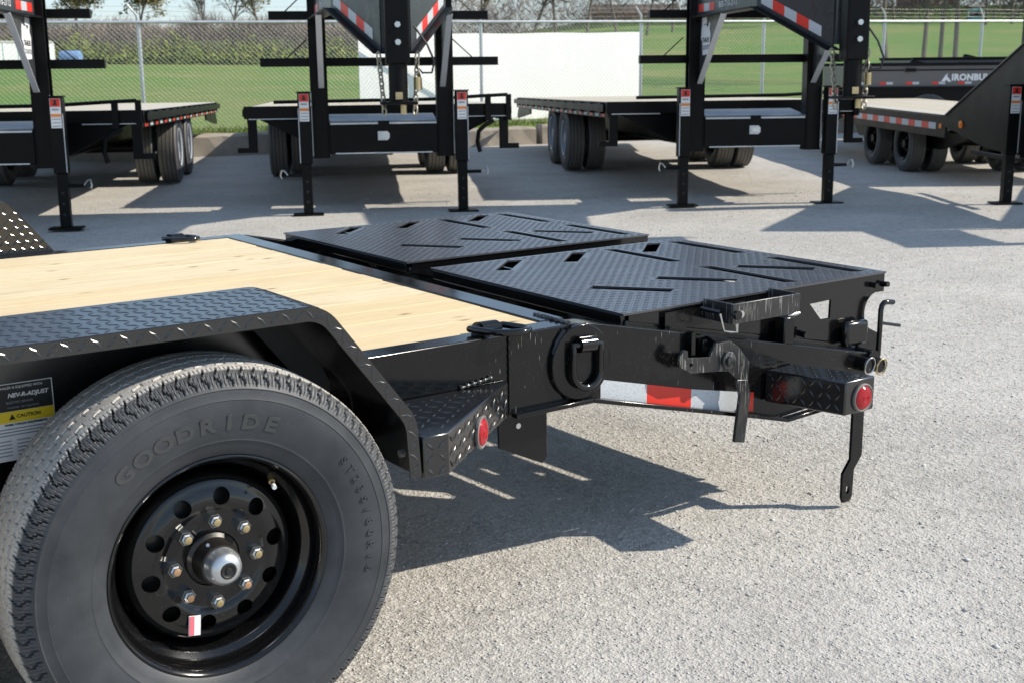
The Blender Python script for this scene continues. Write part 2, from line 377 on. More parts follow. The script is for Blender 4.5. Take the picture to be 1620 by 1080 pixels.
# loose stones of the lot: far too many to count
def stones():
    base = np.array([(1,0,0),(-.9,.1,.05),(.1,1,0),(0,-.95,.1),(.1,.05,.8),(-.05,0,-.7)])
    F0 = np.array([(0,2,4),(2,1,4),(1,3,4),(3,0,4),(2,0,5),(1,2,5),(3,1,5),(0,3,5)])
    # more stones close to the camera
    n = 130000; q = rng.random((n, 3))
    r = 1.2+12*q[:,0]**1.7; an = math.radians(54.4)+np.radians((q[:,1]-.5)*74)
    x = -.815+r*np.cos(an); y = -2.099+r*np.sin(an)
    s = .0014+.0046*q[:,2]**3; big = rng.random(n) < .010; s = np.where(big, s*1.7+.003, s)*(.85+r/20)
    V = base[None]*rng.uniform(.6, 1.3, (n, 6, 3)); V = V*s[:,None,None]; V[:,:,2] *= .6
    rot = rng.random(n)*2*PI; c, s2 = np.cos(rot)[:,None], np.sin(rot)[:,None]
    VX = V[:,:,0]*c-V[:,:,1]*s2+x[:,None]; VY = V[:,:,0]*s2+V[:,:,1]*c+y[:,None]
    Z0 = .006*np.sin(x*1.7+y*.9)+.005*np.sin(x*.8-y*2.1+1)+.003*np.sin(x*4.1+y*3.3)-.009
    VZ = V[:,:,2]+Z0[:,None]+s[:,None]*.1
    VV = np.stack([VX, VY, VZ], -1).reshape(-1, 3); FF = (F0[None]+6*np.arange(n)[:,None,None]).reshape(-1, 3)
    me = bpy.data.meshes.new('gravel'); me.vertices.add(len(VV)); me.vertices.foreach_set('co', VV.ravel())
    me.loops.add(FF.size); me.loops.foreach_set('vertex_index', FF.ravel().astype(np.int32))
    me.polygons.add(len(FF)); me.polygons.foreach_set('loop_start', np.arange(0, FF.size, 3).astype(np.int32)); me.update(calc_edges=True); me.validate()
    tag(link('gravel', me, STONE), 'loose pale crushed stone scattered over the gravel lot', 'gravel', kind='stuff')
stones()

# ================================================================== MAIN TRAILER
TR = tag(empty('equipment_trailer', (0, 0, 0)), 'black equipment trailer in the foreground with pine deck and folded ramps', 'trailer')
YN, YF, ZD = .266, 2.405, .674
def tyre_mesh():
    nT = 1440
    side = [(.078,.212),(.0865,.2195),(.092,.2255),(.099,.240),(.1035,.2505),(.1050,.2520),(.1048,.2538),(.106,.257),(.1115,.274),(.1155,.292),(.1178,.310),(.1172,.328),(.1168,.3315),(.1178,.3325),(.1172,.3340),(.1150,.343),(.1135,.3505),(.1148,.3523),(.1140,.3545),(.1112,.3565),(.1092,.361),(.1070,.3655),(.1045,.370),(.1015,.3745),(.098,.3785),(.0945,.3818),(.0905,.3845),(.0865,.3866)]
    cr = [(w_, .392-.62*(w_**2)) for w_ in np.linspace(.083, -.083, 82)]
    prof = side+cr+[(-w_, r) for w_, r in side[::-1]]
    W = np.array([p[0] for p in prof])[:,None]; R = np.array([p[1] for p in prof])[:,None]
    th = np.arange(nT)[None]*2*PI/nT; deg = th*180/PI
    dep = np.zeros((len(prof), nT))
    per = 3.75; s_ = np.clip((R-.357)/.031, 0, 1)
    ph = (deg + .75*np.sin(s_*7.5) + np.sign(W)*1.1) % per
    sh = (np.abs(W) > .075) & (R > .358)
    tap = np.clip((R-.358)/.006, 0, 1)
    thick = np.clip(1.6-np.minimum(ph, per-ph)/.19, 0, 1)*(.0105)
    thin = np.maximum(np.clip(1.3-np.abs(ph-1.25)/.14, 0, 1), np.clip(1.3-np.abs(ph-2.5)/.14, 0, 1))*.0026
    dep = np.where(sh, np.maximum(thick, thin)*tap, dep)
    for wg, k, amp in ((.060, 60, .0035), (.024, 72, .003), (-.014, 72, .003), (-.052, 60, .0035)):
        tri = np.abs(((th*k/(2*PI)+wg*9) % 1)*2-1)*2-1
        wid = .0024+.0046*(np.abs(tri) > .86)
        g = np.clip(1.4-np.abs(W-wg-amp*tri)/wid, 0, 1)*.0105
        dep = np.where(np.abs(W) < .0835, np.maximum(dep, g), dep)
    nrm = np.where(np.abs(W) > .085, .55, 0.)
    Wd = W-np.sign(W)*dep*nrm; Rd = R-dep*np.where(np.abs(W) > .085, .85, 1.)
    Y = .085-Wd
    X = Rd*np.cos(th); Z = Rd*np.sin(th)
    V = np.stack([X, np.broadcast_to(Y, X.shape), Z], -1).reshape(-1, 3)
    i = np.arange(len(prof)-1)[:,None]; j = np.arange(nT)[None]; j2 = (j+1) % nT
    F = np.stack(np.broadcast_arrays(i*nT+j, (i+1)*nT+j, (i+1)*nT+j2, i*nT+j2), -1).reshape(-1, 4)
    me = bpy.data.meshes.new('tyre'); me.vertices.add(len(V)); me.vertices.foreach_set('co', V.ravel())
    me.loops.add(F.size); me.loops.foreach_set('vertex_index', F.ravel().astype(np.int32))
    me.polygons.add(len(F)); me.polygons.foreach_set('loop_start', np.arange(0, F.size, 4).astype(np.int32)); me.update(calc_edges=True); me.validate()
    me.polygons.foreach_set('use_smooth', [True]*len(me.polygons)); me.set_sharp_from_angle(angle=math.radians(38))
    return me
def arc_text(s, size, r0, a0, da, ext, bold=0, y=-.0315, slope=0):
    """letters set around the axle; a0 start angle (deg) of first letter, going clockwise"""
    mb = []; 
    for k, ch in enumerate(s):
        if ch == ' ': continue
        me = text_mesh(ch, size, ext=ext, bold=bold); me.transform(Matrix.Diagonal((1.22, 1, 1, 1))); a = math.radians(a0-da*k)
        er = Vector((math.cos(a), 0, math.sin(a))); et = Vector((math.sin(a), 0, -math.cos(a)))
        n = Vector((0, -1, 0)); er2 = (er+Vector((0, slope, 0))).normalized()
        M_ = Matrix((et, er2, et.cross(er2))).transposed().to_4x4(); M_.translation = er*r0+Vector((0, y, 0))
        me.transform(M_); mb.append(me)
    bm = bmesh.new()
    for me in mb: bm.from_mesh(me); bpy.data.meshes.remove(me)
    out = bpy.data.meshes.new('lettering'); bm.to_mesh(out); bm.free(); return out
def make_wheel(parent):
    # rim barrel and disc with ten real hand holes
    n = 96; barrel = [(.012,.2130),(.006,.2185),(-.001,.2212),(-.005,.2200),(-.006,.2168),(-.003,.2128),(.006,.2085),(.020,.2058),(.033,.2045),(.040,.2005),(.046,.1915),(.056,.1868),(.080,.1850),(.092,.1765),(.175,.1765),(.175,.1730),(.090,.1735)]
    mb = MB().lathe(barrel, n); w_ = mb.build('wheel', PAINTG, parent, 50)
    fr = [(.084,.1755),(.066,.1715),(.054,.1650),(.0475,.1580),(.0455,.1530),(.0450,.1480),(.0415,.1400),(.0375,.1300),(.0352,.1180),(.0362,.1085),(.0405,.1015),(.0435,.0970),(.0430,.0900),(.0430,.0600),(.0440,.0545)]
    bk = [(y+.005, r-.001) for y, r in fr[::-1]]
    d = MB().lathe(fr+bk, 120, closed=True).build('tmp', None)
    c = MB()
    for k in range(10):
        a = 2*PI*(k+.22)/10; c.cyl((.1275*math.cos(a), .0, .1275*math.sin(a)), (.1275*math.cos(a), .09, .1275*math.sin(a)), .0172, 28)
    co = c.build('tmp2', None); bo = d.modifiers.new('b', 'BOOLEAN'); bo.object = co; bo.operation = 'DIFFERENCE'; bo.solver = 'EXACT'
    me = eval_mesh(d, 'disc'); bpy.data.objects.remove(co)
    me.polygons.foreach_set('use_smooth', [True]*len(me.polygons)); me.set_sharp_from_angle(angle=math.radians(38))
    link('disc', me, PAINTG, w_)
    t = link('tyre', tyre_mesh(), RUB, w_)
    nm = MB(); nm.add(*hexa(.0142, .0435, .026)); nm.lathe([(.026,.0138),(.021,.0112),(.0185,.008)], 6); nut_me = nm.mesh('lug_nut')
    for k in range(8):
        a = PI/2+k*PI/4-.03; x, z = .0825*math.cos(a), .0825*math.sin(a)
        o = link('lug_nut', nut_me, ZINC, w_); o.location = (x, 0, z)
        s2 = MB().lathe([(.026,.0072),(.0145,.0072),(.0138,.0055),(.0138,0.0001)], 12).build('stud', COPPER if k in (3, 2, 5) else GOLDZ, w_, 40); s2.location = (x, 0, z)
    part('brake_drum', HUBM, w_, lambda b: b.lathe([(.20,.165),(.078,.165),(.074,.160),(.074,.05)], 40), 40)
    part('hub', HUBM, w_, lambda b: b.lathe([(.10,.053),(.046,.053),(.040,.0450),(.016,.0415),(.004,.0400),(.003,.03)], 48), 40)
    part('hub_cap', SILVER, w_, lambda b: b.lathe([(.010,.0362),(-.004,.0362),(-.006,.0350),(-.012,.0343),(-.020,.0320),(-.0265,.0275),(-.030,.0220),(-.0315,.0165),(-.030,.0158)], 48), 50)
    part('rubber_plug', PLUG, w_, lambda b: b.lathe([(-.028,.0160),(-.0322,.0155),(-.0328,.0130),(-.0305,.0102),(-.0305,.0062),(-.0330,.0050),(-.0330,.0001)], 32), 40)
    part('grease_fitting', ZINC, w_, lambda b: b.cyl((-.02, .014, .040), (-.024, .004, .047), .0035, 8))
    # valve stem
    a = math.radians(49); e = Vector((math.cos(a), 0, math.sin(a)))
    part('valve_stem', GOLDZ, w_, lambda b: (b.cyl(e*.192+Vector((0,.040,0)), e*.183+Vector((0,.020,0)), .0062, 12), b.cyl(e*.183+Vector((0,.020,0)), e*.179+Vector((0,.008,0)), .0040, 10)), 40)
    part('valve_cap', WHT, w_, lambda b: b.cyl(e*.179+Vector((0,.008,0)), e*.1765+Vector((0,-.001,0)), .0046, 10), 40)
    # two-tone paper label on the disc
    a = math.radians(247); c0 = Vector((.131*math.cos(a), .0312, .131*math.sin(a))); ux = Vector((math.cos(a+PI/2), 0, math.sin(a+PI/2))).lerp(Vector((1,0,0)), .6).normalized(); uy = Vector((.10, .03, 1)).normalized()
    lab = link('paper_label', rect_mesh(.024, .040, frameM(c0, ux, uy)), WHT, w_)
    link('label_band', rect_mesh(.010, .038, frameM(c0-ux*.006+Vector((0,-.0008,0)), ux, uy)), PINKV, lab)
    # raised sidewall lettering
    L1 = arc_text('GOODRIDE', .040, .2880, 128.5, 8.5, .0016, .0016, y=-.0290, slope=-.22)
    link('lettering', L1, RUBL, w_)
    link('lettering', arc_text('ST235/80R16', .021, .3050, 34, 4.7, .0009, .0003, y=-.0332), RUB, w_)
    return w_
def hexa(r, y0, y1):
    vs = [(r*math.cos(k*PI/3), y, r*math.sin(k*PI/3)) for y in (y0, y1) for k in range(6)]
    return vs, [tuple(range(6)), tuple(range(6, 12))]+[(k, (k+1) % 6, 6+(k+1) % 6, 6+k) for k in range(6)]
def rect_mesh(w_, h_, M_, t=.0012):
    me = MB().box(-w_/2, w_/2, -h_/2, h_/2, 0, t).mesh('plate'); me.transform(M_); return me
wheel = make_wheel(TR); wheel.location = (0, 0, .385)
for x, y, rz in ((-.86, 0, 0), (0, YN+YF, PI), (-.86, YN+YF, PI)):
    c = copy_tree(wheel, TR); c.location = (x, y, .385); c.rotation_euler = (0, 0, rz)
for x in (0, -.86): part('axle', PAINT, TR, lambda b: b.cyl((x, .20, .385), (x, YN+YF-.20, .385), .042, 16), 40)

# side rails, cross members
for y0, y1 in ((YN, YN+.07), (YF-.07, YF)):
    part('side_rail', PAINT, TR, lambda b: b.box(-2.6, 1.05, y0, y1, .472, ZD), bevel=.004)
for x in np.arange(-2.4, .95, .42): part('cross_member', PAINT, TR, lambda b: b.box(x-.025, x+.025, YN+.071, YF-.071, .545, .632))
# rear section: plate with dovetail, both sides
dove = [(1.0505,.6735),(1.12,.6690),(1.18,.6565),(2.245,.4290),(2.285,.4120),(2.285,.365),(2.06,.300),(1.86,.287),(1.74,.318),(1.12,.4725),(1.0505,.4725)]
for y0, y1 in ((YN+.0015, YN+.065), (YF-.065, YF-.0015)):
    part('dovetail_rail', PAINT, TR, lambda b: b.prism(dove, lambda a, c, d: (a, d, c), y0, y1), bevel=.003)
def flange(b):
    pts = [(.872,.4760),(1.118,.4760),(1.74,.3215),(1.86,.2900),(2.02,.2960)]
    for (x0, z0), (x1, z1) in zip(pts, pts[1:]): b.add([(x0,.240,z0),(x1,.240,z1),(x1,.2655,z1),(x0,.2655,z0),(x0,.240,z0-.012),(x1,.240,z1-.012),(x1,.2655,z1-.012),(x0,.2655,z0-.012)],[(0,3,2,1),(4,5,6,7),(0,1,5,4),(1,2,6,5),(2,3,7,6),(3,0,4,7)])
part('bottom_flange', PAINT, TR, flange, bevel=.002)
part('weld_seam', PAINT, TR, lambda b: b.tube([(.866, .2635, z) for z in np.linspace(.474, .668, 30)], [.0035+.0012*math.sin(k*2.1) for k in range(30)], 6), 60)
part('weld_seam', WORN, TR, lambda b: b.tube([(1.056+.003*math.sin(k*1.9), .27+.0075*k, .6755) for k in range(20)], [.006+.0018*math.sin(k*2.3) for k in range(20)], 8), 60)
# side plate splice strip on top of the rail behind the bed and rear header of the deck
part('rear_header', PAINTG, TR, lambda b: b.box(1.018, 1.092, YN+.071, YF-.004, .600, ZD+.001), bevel=.003)
# deck planks: treated pine running fore and aft
npl = 15; y0p = YN+.0715; wpl = (YF-YN-.143)/npl
for k in range(npl):
    ya = y0p+k*wpl; o = MB().box(-1.75, 1.75, -wpl/2+.0009, wpl/2-.0009, -.019, .019).build('plank', PINE, TR, bevel=.0015)
    o.location = (-.736+random.uniform(-.002, .002), ya+wpl/2, ZD-.021+random.uniform(-.0012, .0012)); 
# fenders of tread plate
def fender(yo, yi, nm):
    A, B, E_ = Vector((.235, .866)), Vector((.434, .606)), Vector((.442, .478)); S = Vector((-.43, .866))
    def fillet(P, Q, Rr, rad, n=9):
        a, b = (P-Q).normalized(), (Rr-Q).normalized(); ang = a.angle(b); t = rad/math.tan(ang/2); out = []
        c = Q+(a+b).normalized()*rad/math.sin(ang/2); p0, p1 = Q+a*t-c, Q+b*t-c
        for i in range(n): q = p0.slerp(p1, i/(n-1)) if False else (p0*(1-i/(n-1))+p1*(i/(n-1))).normalized()*rad; out.append(c+q)
        return out
    half = [S]+fillet(S, A, B, .085)+fillet(A, B, E_, .10)+[E_]
    prof = [Vector((-.86-p.x, p.y)) for p in half[::-1]][:-1]+half
    def nrm(i):
        t = (prof[min(i+1, len(prof)-1)]-prof[max(i-1, 0)]).normalized(); return Vector((-t.y, t.x))
    inw = [p-nrm(i)*.004 for i, p in enumerate(prof)]; sg = 1 if yi > yo else -1; n = len(prof)
    mb = MB(); vs = []
    for i in range(n):
        for q, y in ((prof[i], yo+sg*.004), (prof[i], yi), (inw[i], yi), (inw[i], yo+sg*.004)): vs.append((q.x, y, q.y))
    fs = [(i*4+k, i*4+(k+1) % 4, i*4+4+(k+1) % 4, i*4+4+k) for i in range(n-1) for k in range(4)]+[(0,1,2,3), tuple((n-1)*4+k for k in (3,2,1,0))]
    mb.add(vs, fs)
    lw = .028; vs = []
    for i in range(n):
        a, b = prof[i]-nrm(i)*.001, prof[i]-nrm(i)*lw
        for q, y in ((a, yo), (b, yo), (b, yo+sg*.004), (a, yo+sg*.004)): vs.append((q.x, y, q.y))
    mb.add(vs, fs)
    f = mb.build('fender', TREAD, TR, 32)
    # inner skirt between deck and fender top
    pts = [(p.x, p.y-.004) for p in prof if p.y > ZD]; zl = ZD-.004
    pts = [(-.86-.380, zl)]+pts+[(.380, zl)]
    sk = part('skirt', TREAD, f, lambda b: b.prism(pts, lambda a, c, d: (a, d, c), yi-sg*.0045, yi))
    # raised lugs
    it = []; cum = [0]
    for i in range(n-1): cum.append(cum[-1]+(prof[i+1]-prof[i]).length)
    pit = .0255; kmax = int(cum[-1]/pit)
    def at(s):
        for i in range(n-1):
            if cum[i+1] >= s: break
        t = (s-cum[i])/(cum[i+1]-cum[i]); p = prof[i].lerp(prof[i+1], t); nn = nrm(i).lerp(nrm(i+1), t).normalized(); return p, nn
    half_n = kmax//2-18
    for k in range(half_n, kmax):
        p, nn = at((k+.5)*pit); tx = Vector((nn.y, 0, -nn.x)); n3 = Vector((nn.x, 0, nn.y))
        for q in range(int(abs(yi-yo)/pit)):
            y = yo+sg*(q+.72)*pit; it.append(((p.x, y, p.y), tx, n3, 1 if (q+k) % 2 else -1))
        pl = p-nn*.015; it.append(((pl.x, yo-sg*.0002, pl.y), tx, Vector((0, -sg, 0)), 1 if k % 2 else -1))
        pl = p-nn*.002; 
    mb = MB(); lugs(mb, it, .028, .0075, .0011)
    if sg < 0:
        it = []
        for k in range(half_n, kmax):
            for q in range(12):
                x = at((k+.5)*pit)[0].x; z = ZD+.012+q*pit
                tz = at((k+.5)*pit)[0].y
                if z < tz-.01: it.append(((x, yi-sg*.0047*0+sg*-.0001+.0, z), Vector((1,0,0)), Vector((0, -1, 0)), 1 if (q+k) % 2 else -1))
        it = [((c[0], yi-.0002, c[2]), a, b, d) for c, a, b, d in it]
        lugs(mb, it, .028, .0075, .0010)
    tag(mb.build('tread_lugs', TREAD, f), kind='stuff')
    return f
fender(-.015, YN-.004, 'near'); fender(YF+.27, YF+.004, 'far')
# splash panel behind the wheel and its bolts
part('splash_panel', PLUG, TR, lambda b: b.prism([(.05,.845),(.20,.845),(.315,.70),(.335,.66),(.34,.47),(.30,.47),(.29,.64),(.17,.79),(.05,.80)], lambda a, c, d: (a, d, c), .18, .186))
for x, z, y in ((.425,.520,.03), (.40,.545,.16)): part('bolt', ZINC, TR, lambda b: b.tube([(x, y, z), (x-.010, y, z)], .009, 6))

# tail light box behind the fender
lb = part('light_box', TREAD, TR, lambda b: b.prism([(.447,-.013),(.510,-.013),(.862,.2625),(.447,.2625)], lambda a, c, d: (a, c, d), .467, .560), bevel=.004)
fd = Vector((.352,.2755,0)).normalized(); fn = Vector((fd.y, -fd.x, 0))
it = []
for k in range(13):
    for q in range(3):
        p = Vector((.516,-.0125,.482+q*.028))+fd*(.02+k*.032); it.append((p, fd, fn, 1 if (k+q) % 2 else -1))
for q in range(3):
    for k in range(2): it.append(((.463+k*.030, -.0132, .482+q*.028), (1,0,0), (0,-1,0), 1 if (k+q) % 2 else -1))
for k in range(12):
    for q in range(9):
        x, y = .46+k*.032, .005+q*.028
        if (x-.5)*.614-(y+.013)*.79 < -.02: it.append(((x, y, .5600), (1,0,0), (0,0,1), 1 if (k+q) % 2 else -1))
mb = MB(); lugs(mb, it, .030, .008, .002); tag(mb.build('tread_lugs', TREAD, lb), kind='stuff')
def lamp(c, n, parent, r):
    c, n = Vector(c), Vector(n); g = MB().lathe([(0,r*1.22),(-.006,r*1.22),(-.008,r*1.12),(-.006,r)], 36); 
    l = MB().lathe([(0,r),(-.006,r)]+[(-.006-.008*(1-(k/14)**2)**.5*(1 if k else 1)+(.0009 if k % 2 else 0), r*k/14+.0001) for k in range(13, -1, -1)], 36)
    zax = Vector((0,0,1)); xax = zax.cross(-n) * -1; M_ = Matrix((n.cross(zax)*-1, -n, zax)).transposed().to_4x4(); M_.translation = c
    a = g.mesh('grommet', 40); a.transform(M_); go = link('tail_light', a, GROM, parent)
    b = l.mesh('lens', 40); b.transform(M_); link('lens', b, REDL, go)
lamp(Vector((.681,.1205,.496))+fn*.0005, fn, TR, .032)
part('weld_bead', WORN, TR, lambda b: b.tube([(.72+.0045*k, .262-.0008*math.sin(k), .563+.0006*k) for k in range(22)], [.0045+.0018*math.sin(k*1.7) for k in range(22)], 7), 60)
# hanging bracket under the rail
part('hanger_plate', PAINT, TR, lambda b: (b.prism([(.855,.470),(1.01,.470),(1.01,.325),(.995,.310),(.86,.375)], lambda a, c, d: (a, d, c), .300, .308), b.box(.86,1.06,.290,.40,.455,.4645)), bevel=.002)
part('bolt', ZINC, TR, lambda b: b.cyl((.918,.298,.425), (.918,.301,.425), .0075, 12))

# D rings
def dring(c, ux, uy, n, w_=.095, h_=.12, r=.0085, clip=.05, spread=1):
    c, ux, uy, n = map(Vector, (c, ux, uy, n)); R_ = w_/2; P = []
    for k in range(6): P.append(c-ux*R_+ux*w_*k/5)
    for k in range(1, 4): P.append(c+ux*R_+uy*(h_-R_)*k/3)
    for k in range(1, 13): a = PI*k/13; P.append(c+uy*(h_-R_)+ux*R_*math.cos(a)+uy*R_*math.sin(a))
    for k in range(3, 0, -1): P.append(c-ux*R_+uy*(h_-R_)*k/3)
    P = [p+n*.012 for p in P]
    ring = MB().tube(P, r, 12, closed=True).build('d_ring', PAINTG, TR, 60)
    mb = MB(); pr = []
    for k in range(13): a = PI*k/12; pr.append((math.cos(a)*.021, .006+math.sin(a)*.021))
    pr += [(-.021,-.001),(.021,-.001)]
    mb.prism(pr, lambda a, b, d: c+uy*a+n*b+ux*d, -clip/2, clip/2); mb.build('clip', PAINTG, ring, 40, 0)
dring((.838,.318,ZD+.001), (1,-.08,0), (.32,-.95,0), (0,0,1), h_=.105)
dring((.822,2.372,ZD+.001), (1,0,0), (.35,-.94,0), (0,0,1), h_=.09)
part('ring_plate', PAINT, TR, lambda b: b.prism([(1.085+.094*math.cos(a), .574+.0985*math.sin(a)) for a in [k*PI/14 for k in range(28)]], lambda a, c, d: (a, d, c), .252, .2658), bevel=.003)
for pts in ([(.998,.545),(1.028,.505),(1.046,.483)], [(1.0,.606),(1.012,.636),(1.035,.662)]): part('weld_bead', PAINTG, TR, lambda b: b.tube([(x, .2625, z) for x, z in pts], .007, 7), 60)
dring((1.0925,.2515,.622), (1,0,-.05), (0,0,-1), (0,-1,0), w_=.088, h_=.112)

# reflective tape along the dovetail
tp = [(1.160,.5140,.4610),(1.3215,.4750,.4165),(1.486,.4350,.3790),(1.676,.3960,.3385),(1.736,.3850,.3265)]
for k in range(4):
    (xa, ta, ba), (xb, tb, bb) = tp[k], tp[k+1]; col = (WHTT, REDT, WHTT, REDT)[k]
    part('reflective_tape', col, TR, lambda b: b.add([(xa,.2662,ba),(xb,.2662,bb),(xb,.2662,tb),(xa,.2662,ta),(xa,.2672,ba),(xb,.2672,bb),(xb,.2672,tb),(xa,.2672,ta)],[(0,1,2,3),(7,6,5,4),(0,4,5,1),(1,5,6,2),(2,6,7,3),(3,7,4,0)]))

# ramp latch: hook plate, pivot and bent hand lever
hook = [(1.41,.566),(1.389,.543),(1.395,.52),(1.438,.496),(1.511,.49),(1.581,.481),(1.615,.454),(1.659,.443),(1.664,.492),(1.618,.544),(1.585,.566),(1.528,.566),(1.505,.532),(1.425,.541),(1.423,.560)]
hole = [(1.436+.006*math.cos(a), .520+.006*math.sin(a)) for a in np.linspace(0, 2*PI, 12, endpoint=False)]
lt = link('ramp_latch', plate_mesh('ramp_latch', [hook, hole], .009, XZ(.222), .001), WORN, TR)
part('pivot', WORN, lt, lambda b: b.lathe([(0,.024),(-.016,.024),(-.018,.020),(-.018,.016),(-.026,.0155),(-.028,.012),(-.028,.0001)], 28, (1.570,.222,.516)), 40)
part('pivot_tube', PAINT, lt, lambda b: b.cyl((1.570,.222,.516), (1.570,.268,.516), .026, 24), 40)
part('lever', WORN, lt, lambda b: b.prism([(1.612,.452),(1.655,.446),(1.668,.402),(1.650,.262),(1.610,.270),(1.627,.404)], lambda a, c, d: (a, d, c), .214, .226), bevel=.002)
part('stop_bar', PAINT, lt, lambda b: (b.box(1.500,1.515,.240,.266,.49,.575), b.box(1.462,1.476,.244,.266,.535,.60)))

# rear light box on the dovetail and the hanging strap
rb = part('light_box', TREAD, TR, lambda b: b.prism([(.262,.352),(.262,.446),(-.030,.470),(-.030,.374)], lambda a, c, d: (d, a, c), 1.776, 1.898), bevel=.005)
it = []
for k in range(9):
    for q in range(3): it.append(((1.7762, .238-k*.030, .372+q*.029+k*.0024), (0,-1,.08), (-1,0,0), 1 if (k+q) % 2 else -1))
    for q in range(4): it.append(((1.79+q*.029, .238-k*.030, .4485+k*.00245), (1,0,0), (0,-.08,1), 1 if (k+q) % 2 else -1))
mb = MB(); lugs(mb, it, .028, .008, .002); tag(mb.build('tread_lugs', TREAD, rb), kind='stuff')
lamp((1.845,-.0305,.416), (0,-1,0), TR, .033)
st = [(2.055,.335),(2.055,.145),(2.022,.105),(2.022,.03),(2.030,.012),(2.062,.012),(2.070,.03),(2.072,.11),(2.105,.150),(2.105,.335)]
hole = [(2.048+.008*math.cos(a), .052+.015*math.sin(a)) for a in np.linspace(0, 2*PI, 14, endpoint=False)]
link('stand_strap', plate_mesh('stand_strap', [st, hole], .010, frameM((0,.165,0), (1,0,0), (0,0,1)), .001), PAINT, TR)

part('strap_bracket', PAINT, TR, lambda b: b.box(2.058,2.102,.1705,.2672,.296,.334), bevel=.002)
# rear cross tube and sloping cross members of the dovetail
part('hinge_tube', PAINT, TR, lambda b: b.cyl((2.262,YN-.01,.405), (2.262,YF+.01,.405), .030, 24), 40)
for k in range(6):
    x = 1.16+k*.19; z = .655-(x-1.18)*.2137-.07
    part('cross_member', PAINT, TR, lambda b: b.bar((x,YN+.066,z), (x,YF-.066,z), .05, .05))
part('rear_crossbar', PAINT, TR, lambda b: b.box(2.05, 2.20, YN+.066, YF-.066, .30, .385), bevel=.004)
for x, r in ((2.205,.021), (2.262,.021)):
    part('pin_end', PAINT, TR, lambda b: b.cyl((x,.23,.402 if x < 2.23 else .392), (x,.27,.402 if x < 2.23 else .392), .023, 20), 40)
    part('pin_ring', ZINC if x < 2.23 else GOLDZ, TR, lambda b: b.tube([(x+.023*math.cos(a), .226-.004*math.sin(a), .400-(0 if x < 2.23 else .011)+.026*math.sin(a)) for a in np.linspace(0, 2*PI, 24, endpoint=False)], .0026, 6, closed=True), 60)

# ------------------------------------------------ folded ramps
ZR = .664
def make_ramp(y0, y1):
    x0, x1 = 1.278, 2.375; W = y1-y0; L = x1-x0
    sl = []
    sl = rslots(y0)
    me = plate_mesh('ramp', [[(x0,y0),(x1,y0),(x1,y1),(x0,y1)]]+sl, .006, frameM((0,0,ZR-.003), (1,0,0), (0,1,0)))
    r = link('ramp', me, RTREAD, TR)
    def inside(x, y, pl):
        c = False; n = len(pl)
        for i in range(n):
            (xa, ya), (xb, yb) = pl[i], pl[(i+1) % n]
            if (ya > y) != (yb > y) and x < (xb-xa)*(y-ya)/(yb-ya)+xa: c = not c
        return c
    it = []; p = .0180
    for k in range(int(L/p)):
        for q in range(int(W/p)):
            x, y = x0+(k+.6)*p, y0+(q+.6)*p
            if any(inside(x+a, y+b, s) for s in sl for a in (-.008, .008) for b in (-.008, .008)): continue
            it.append(((x, y, ZR), (1,0,0), (0,0,1), 1 if (k+q) % 2 else -1))
    mb = MB(); lugs(mb, it, .019, .0052, .0012); tag(mb.build('tread_lugs', RTREAD, r), kind='stuff')
    # side plates: notch at the hinge end, triangular window
    def arc(cx, cz, rr, a0, a1, n=14): return [(cx+rr*math.cos(math.radians(a0+(a1-a0)*i/n)), cz+rr*math.sin(math.radians(a0+(a1-a0)*i/n))) for i in range(n+1)]
    out = [(1.30,ZR-.0065),(2.374,ZR-.0065),(2.374,.600),(2.325,.600)]+arc(2.345,.540,.062,105,248,14)+arc(2.335,.438,.036,60,-120,10)+[(2.22,.452),(1.30,.640)]
    win = [(2.025,.600),(2.120,.602),(2.118,.545),(2.078,.545)]
    for ya in (y0+.008, y1-.008):
        link('side_plate', plate_mesh('side_plate', [out, win], .008, XZ(ya), .001), PAINTG, r)
    for yy in (y0+.028, y1-.028): part('lower_tube', PAINTG, r, lambda b: b.bar((1.29,yy,.634), (2.20,yy,.446), .045, .020), bevel=.003)
    part('front_edge', PAINTG, r, lambda b: b.box(1.279, 1.306, y0+.013, y1-.013, ZR-.036, ZR-.0063), bevel=.002)
    part('end_angle', PAINTG, r, lambda b: b.box(2.366, 2.374, y0+.013, y1-.013, .604, ZR-.0063))
    for x in np.linspace(1.5, 2.25, 5): part('rib', PAINTG, r, lambda b: b.box(x-.004, x+.004, y0+.013, y1-.013, ZR-.045, ZR-.0064))
    part('hinge_sleeve', PAINT, r, lambda b: b.cyl((2.335,y0+.02,.438), (2.335,y1-.02,.438), .028, 20), 40)
    for dx in (.0, .055): part('bolt', PAINTG, r, lambda b: (b.cyl((2.31+dx,y0+.002,.628-.004*dx/.05), (2.31+dx,y0-.018,.626), .009, 8),), 40)
    return r
def rslots(y0):
    out = []
    for dx in (0, .28, .635): out.append([(1.41+dx,1.10),(1.565+dx,1.245),(1.615+dx,1.225),(1.455+dx,1.075)])
    for dx in (0, .265, .62): out.append([(1.44+dx,.66),(1.485+dx,.69),(1.640+dx,.50),(1.595+dx,.47)])
    for x in (1.975, 2.285):
        for a, b in ((.88,1.235), (.375,.75)): out.append([(x,a),(x+.045,a-.02),(x+.045,b-.02),(x,b)])
    return [[(x, y-.31+y0) for x, y in p] for p in out]
make_ramp(.315, 1.285); make_ramp(1.435, 2.398)
